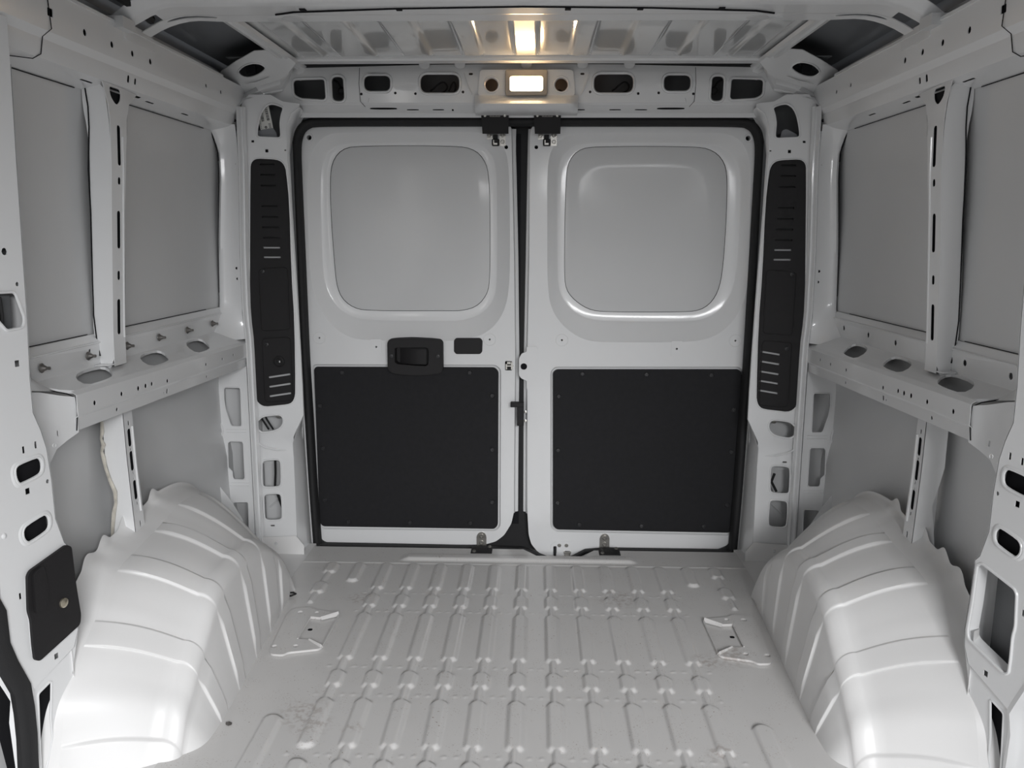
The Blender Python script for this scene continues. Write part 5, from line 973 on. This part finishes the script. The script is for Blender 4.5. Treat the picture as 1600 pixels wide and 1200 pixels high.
# centre latch parts
tab = rnd([(p[0], p[2]) for p in D['latch_tab']], 0.005, 3)
obj('latch_tab', sheet(tab, [circ(-0.004, 0.6528, 0.0125, 18)], flatmap('Y', Y0-0.010, 1), 0.010, lip=0.001), PAINT, d2, label='white plate with a round black hole overlapping the door gap')
obj('tab_hole_shade', sheet(circ(-0.004, 0.6528, 0.014, 14), [], flatmap('Y', Y0-0.003, 1), 0.001), SHADE_AND_JOINT, d2)  # black disc painted as the shade inside the tab hole
lt = empty('door_latch', label='small metal latch jaw in the left door edge beside the white plate', category='latch')
obj('latch_case', box(-0.071, -0.046, Y0+0.006, Y0+0.02, 0.637, 0.671), RUBBER, lt)
obj('latch_jaw', box(-0.069, -0.052, Y0-0.004, Y0+0.006, 0.660, 0.668)+box(-0.067, -0.040, Y0-0.003, Y0+0.004, 0.651, 0.655)+box(-0.069, -0.064, Y0-0.004, Y0+0.006, 0.641, 0.668)+box(-0.050, -0.044, Y0-0.004, Y0+0.006, 0.640, 0.668), STEEL, lt)
rebase(lt, (-0.058, Y0, 0.64))
st = empty('door_stop', label='black angled plastic stop bridging the centre gap of the doors', category='door stop')
obj('arm', box(-0.0506, -0.003, Y0-0.030, Y0-0.004, 0.5076, 0.5245, 0.002), BLACK, st)
obj('post', box(-0.027, -0.003, Y0-0.028, Y0+0.004, 0.4389, 0.510, 0.002), BLACK, st)
for z_ in (0.454, 0.487): obj('pin', lathe((0.003, Y0-0.006, z_), (0, -1, 0), [(0.005, 0), (0.005, 0.004), (0.0001, 0.005)], 10), STEEL, st, smooth=True)
rebase(st, (-0.015, Y0, 0.439))
# right door lower lock rod guide
lk = empty('lock_rod_guide', label='black rod and steel guide at the bottom of the right rear door', category='latch')
obj('rod', tube([(0.1165, Y0-0.004, -0.025), (0.1165, Y0-0.010, -0.045), (0.1165, Y0-0.014, -0.075)], 0.0045, 8), RUBBER, lk, smooth=True)
obj('guide_clip', box(0.152, 0.174, Y0-0.008, Y0+0.002, -0.072, -0.043, 0.001)+box(0.150, 0.176, Y0-0.009, Y0+0.002, -0.050, -0.043), STEEL, lk)
for x in (0.1327, 0.1589): screw('screw', (x, Y0, -0.0214), (0, -1, 0), 0.0068, 0.003, STEEL, lk)
rebase(lk, (0.14, Y0, -0.075))
obj('pressed_outline', tube([(0.100, Y0-0.0005, -0.035), (0.103, Y0-0.0005, -0.018), (0.115, Y0-0.0005, -0.008), (0.160, Y0-0.0005, -0.004), (0.180, Y0-0.0005, -0.005)], 0.0013, 6), PAINT, d2, smooth=True)

# ============================================================ CEILING
ceil = empty('ceiling', kind='structure')
# rear roof panel with longitudinal stiffening beads
steps = [(-0.04, 0.04), (0.127, 0.200), (0.284, 0.385), (0.457, 0.583), (0.614, 0.70)]
def roof_h(x, y):
    a = abs(x); h = 0.0
    for u, v in steps:
        if u < 0: h = max(h, max(0, min(1, (v-a)/0.010)))
        else: h = max(h, max(0, min(1, (a-u)/0.016, (v-a)/0.010)))
    e = max(0, min(1, (y-2.245)/0.02, (2.735-y)/0.03))
    h = h*h*(3-2*h)*e
    return 1.664-0.009*h+0.005*(1-(a/0.75)**2)
xs = [-0.76+0.005*i for i in range(305)]; ys = [2.20+0.012*i for i in range(48)]
V = [(x, y, roof_h(x, y)) for y in ys for x in xs]; n = len(xs)
obj('rear_roof_panel', [(V, [(j*n+i, j*n+i+1, (j+1)*n+i+1, (j+1)*n+i) for j in range(len(ys)-1) for i in range(n-1)])], PAINT_GLOSS, ceil, smooth=True, angle=60)
obj('panel_rear_lip', sweep([(-0.74, 2.775, 1.658), (-0.4, 2.78, 1.660), (0, 2.782, 1.661), (0.4, 2.78, 1.660), (0.74, 2.775, 1.658)], [(-0.014, -0.006), (0.030, -0.006), (0.034, 0.0), (0.034, 0.01), (-0.014, 0.01)], up=Vector((0, 0, 1))), PAINT, ceil)
for s in (-1, 1):
    obj('roof_stringer', sweep([(s*0.752, 2.20, 1.652), (s*0.748, 2.5, 1.652), (s*0.742, 2.84, 1.650)], [(-0.022, 0.006), (-0.018, -0.004), (-0.006, -0.006), (0.0, 0.0), (0.006, -0.006), (0.018, -0.004), (0.022, 0.006)], up=Vector((0, 0, 1))), PAINT, ceil, smooth=True)
# roof skin, arching down at the sides
rows = []
for i in range(41):
    x = -1.0+0.05*i; a = abs(x); z = 1.745-0.05*(a/1.0)**2-0.12*max(0, a-0.86)**1.3*3
    rows.append([(x, -0.8+0.385*j, z) for j in range(11)])
obj('roof_skin', loft(rows), ROOFSKIN, ceil, smooth=True)
# roof bows: pressed cross members with slots, curving down onto the side rails
def bow(yc, holes=True):
    def bm_(a, b, t):
        ax = abs(a)
        z = 1.640-0.012*max(0, ax-0.55)-(0.055*(max(0, ax-0.80)/0.14)**2)
        prof = interp(b, [0, 0.12, 0.22, 0.62, 0.70, 1.0], [0.030, 0.004, 0.0, 0.0, 0.003, 0.002])
        wid = interp(ax, [0, 0.75, 0.93], [0.19, 0.19, 0.15])
        return (a, yc+b*wid-0.03*max(0, ax-0.5)+t*0, z+prof+t)
    hs = []
    for s in (-1, 1):
        hs.append(slot(s*0.815, 0.80, 0.115, 0.10))
        hs.append(rnd([(s*0.868, 0.34), (s*0.925, 0.34), (s*0.936, 0.70), (s*0.872, 0.66)], 0.01))
    def ol():
        return [(-0.945, 0), (0.945, 0), (0.945, 1), (-0.945, 1)]
    return sheet(ol(), hs if holes else [], bm_, 0.002, step=0.022)
obj('roof_bow', bow(2.02), PAINT, ceil, smooth=True, angle=40)
obj('cab_header', box(-0.95, 0.95, -0.86, -0.80, 1.60, 1.74), PAINT, ceil)  # cab roof edge out of view, added to shade the upper bay
obj('roof_bow', bow(1.15, False), PAINT, ceil, smooth=True, angle=40)
for s in (-1, 1):
    obj('bow_clip', lathe((s*0.575, 2.185, 1.644), (0, 0, -1), [(0.026, 0), (0.026, 0.003), (0.018, 0.004), (0.012, 0.003), (0.0001, 0.003)], 14)+box(s*0.60, s*0.635, 2.175, 2.19, 1.638, 1.644), SKIN, ceil, smooth=True)
    obj('rail_bracket', box(s*0.905, s*0.955, 1.975, 2.035, 1.575, 1.60), SKIN, ceil)
    obj('bow_foot', sheet(rnd([(2.02, 1.560), (2.18, 1.560), (2.17, 1.60), (2.04, 1.60)], 0.01), [], lambda a, b, t, s=s: (s*(0.927-t), a, b), 0.002), PAINT, ceil)
obj('bow_shade_sheet', box(-0.93, 0.93, 2.03, 2.19, 1.668, 1.670), SHADE_AND_JOINT, ceil)  # black sheet added above the bow as shade in its slots
obj('hem', tube([(-0.60, 2.125, 1.637), (-0.55, 2.105, 1.6375), (-0.3, 2.080, 1.6385), (0, 2.066, 1.6385), (0.3, 2.080, 1.6385), (0.55, 2.105, 1.6375), (0.60, 2.125, 1.637)], 0.0022, 6), SHADE_AND_JOINT, ceil)
for x in (-0.53, -0.30, 0.10, 0.27, 0.46): obj('hem_notch', box(x, x+0.014, 2.080, 2.096, 1.6370, 1.640), SHADE_AND_JOINT, ceil)
for x in (-0.215, 0.18, -0.33, 0.33, 0.0):
    obj('sealer_pad', lathe((x, 2.816, 1.656), (0, -0.6, -1), [(0.018, 0), (0.017, 0.003), (0.0001, 0.004)], 14), SKIN, ceil, smooth=True)
obj('cable', tube([(-1.0, 1.75, 1.66), (-0.93, 1.93, 1.655), (-0.90, 2.05, 1.63), (-0.895, 2.10, 1.62)], 0.011, 8), RUBBER, ceil, smooth=True, label='black cable bundle above the left rail')

obj('ground', box(-6, 6, -6, 8, -0.75, -0.65), mat('grey_asphalt', (0.22, 0.22, 0.22), 0.9, var=0.3, scale=8), kind='structure')  # out of view, added to block sky light from below
# small debris on the floor
db = obj('debris', lathe((-0.661, 1.731, 0.0), (0.2, 0.1, 1), [(0.006, 0), (0.008, 0.003), (0.003, 0.006), (0.0001, 0.007)], 6), DARKST)
tag(db, 'tiny crumpled dark scrap on the floor beside the left wheel arch', 'debris')
cb = obj('cable_end', tube([(-0.735, 2.405, 0.010), (-0.712, 2.40, 0.012), (-0.700, 2.412, 0.014), (-0.712, 2.425, 0.012), (-0.735, 2.425, 0.010)], 0.003, 6), RUBBER, smooth=True)
tag(cb, 'small black cable loop poking out beside the foot of the left wheel arch', 'cable')
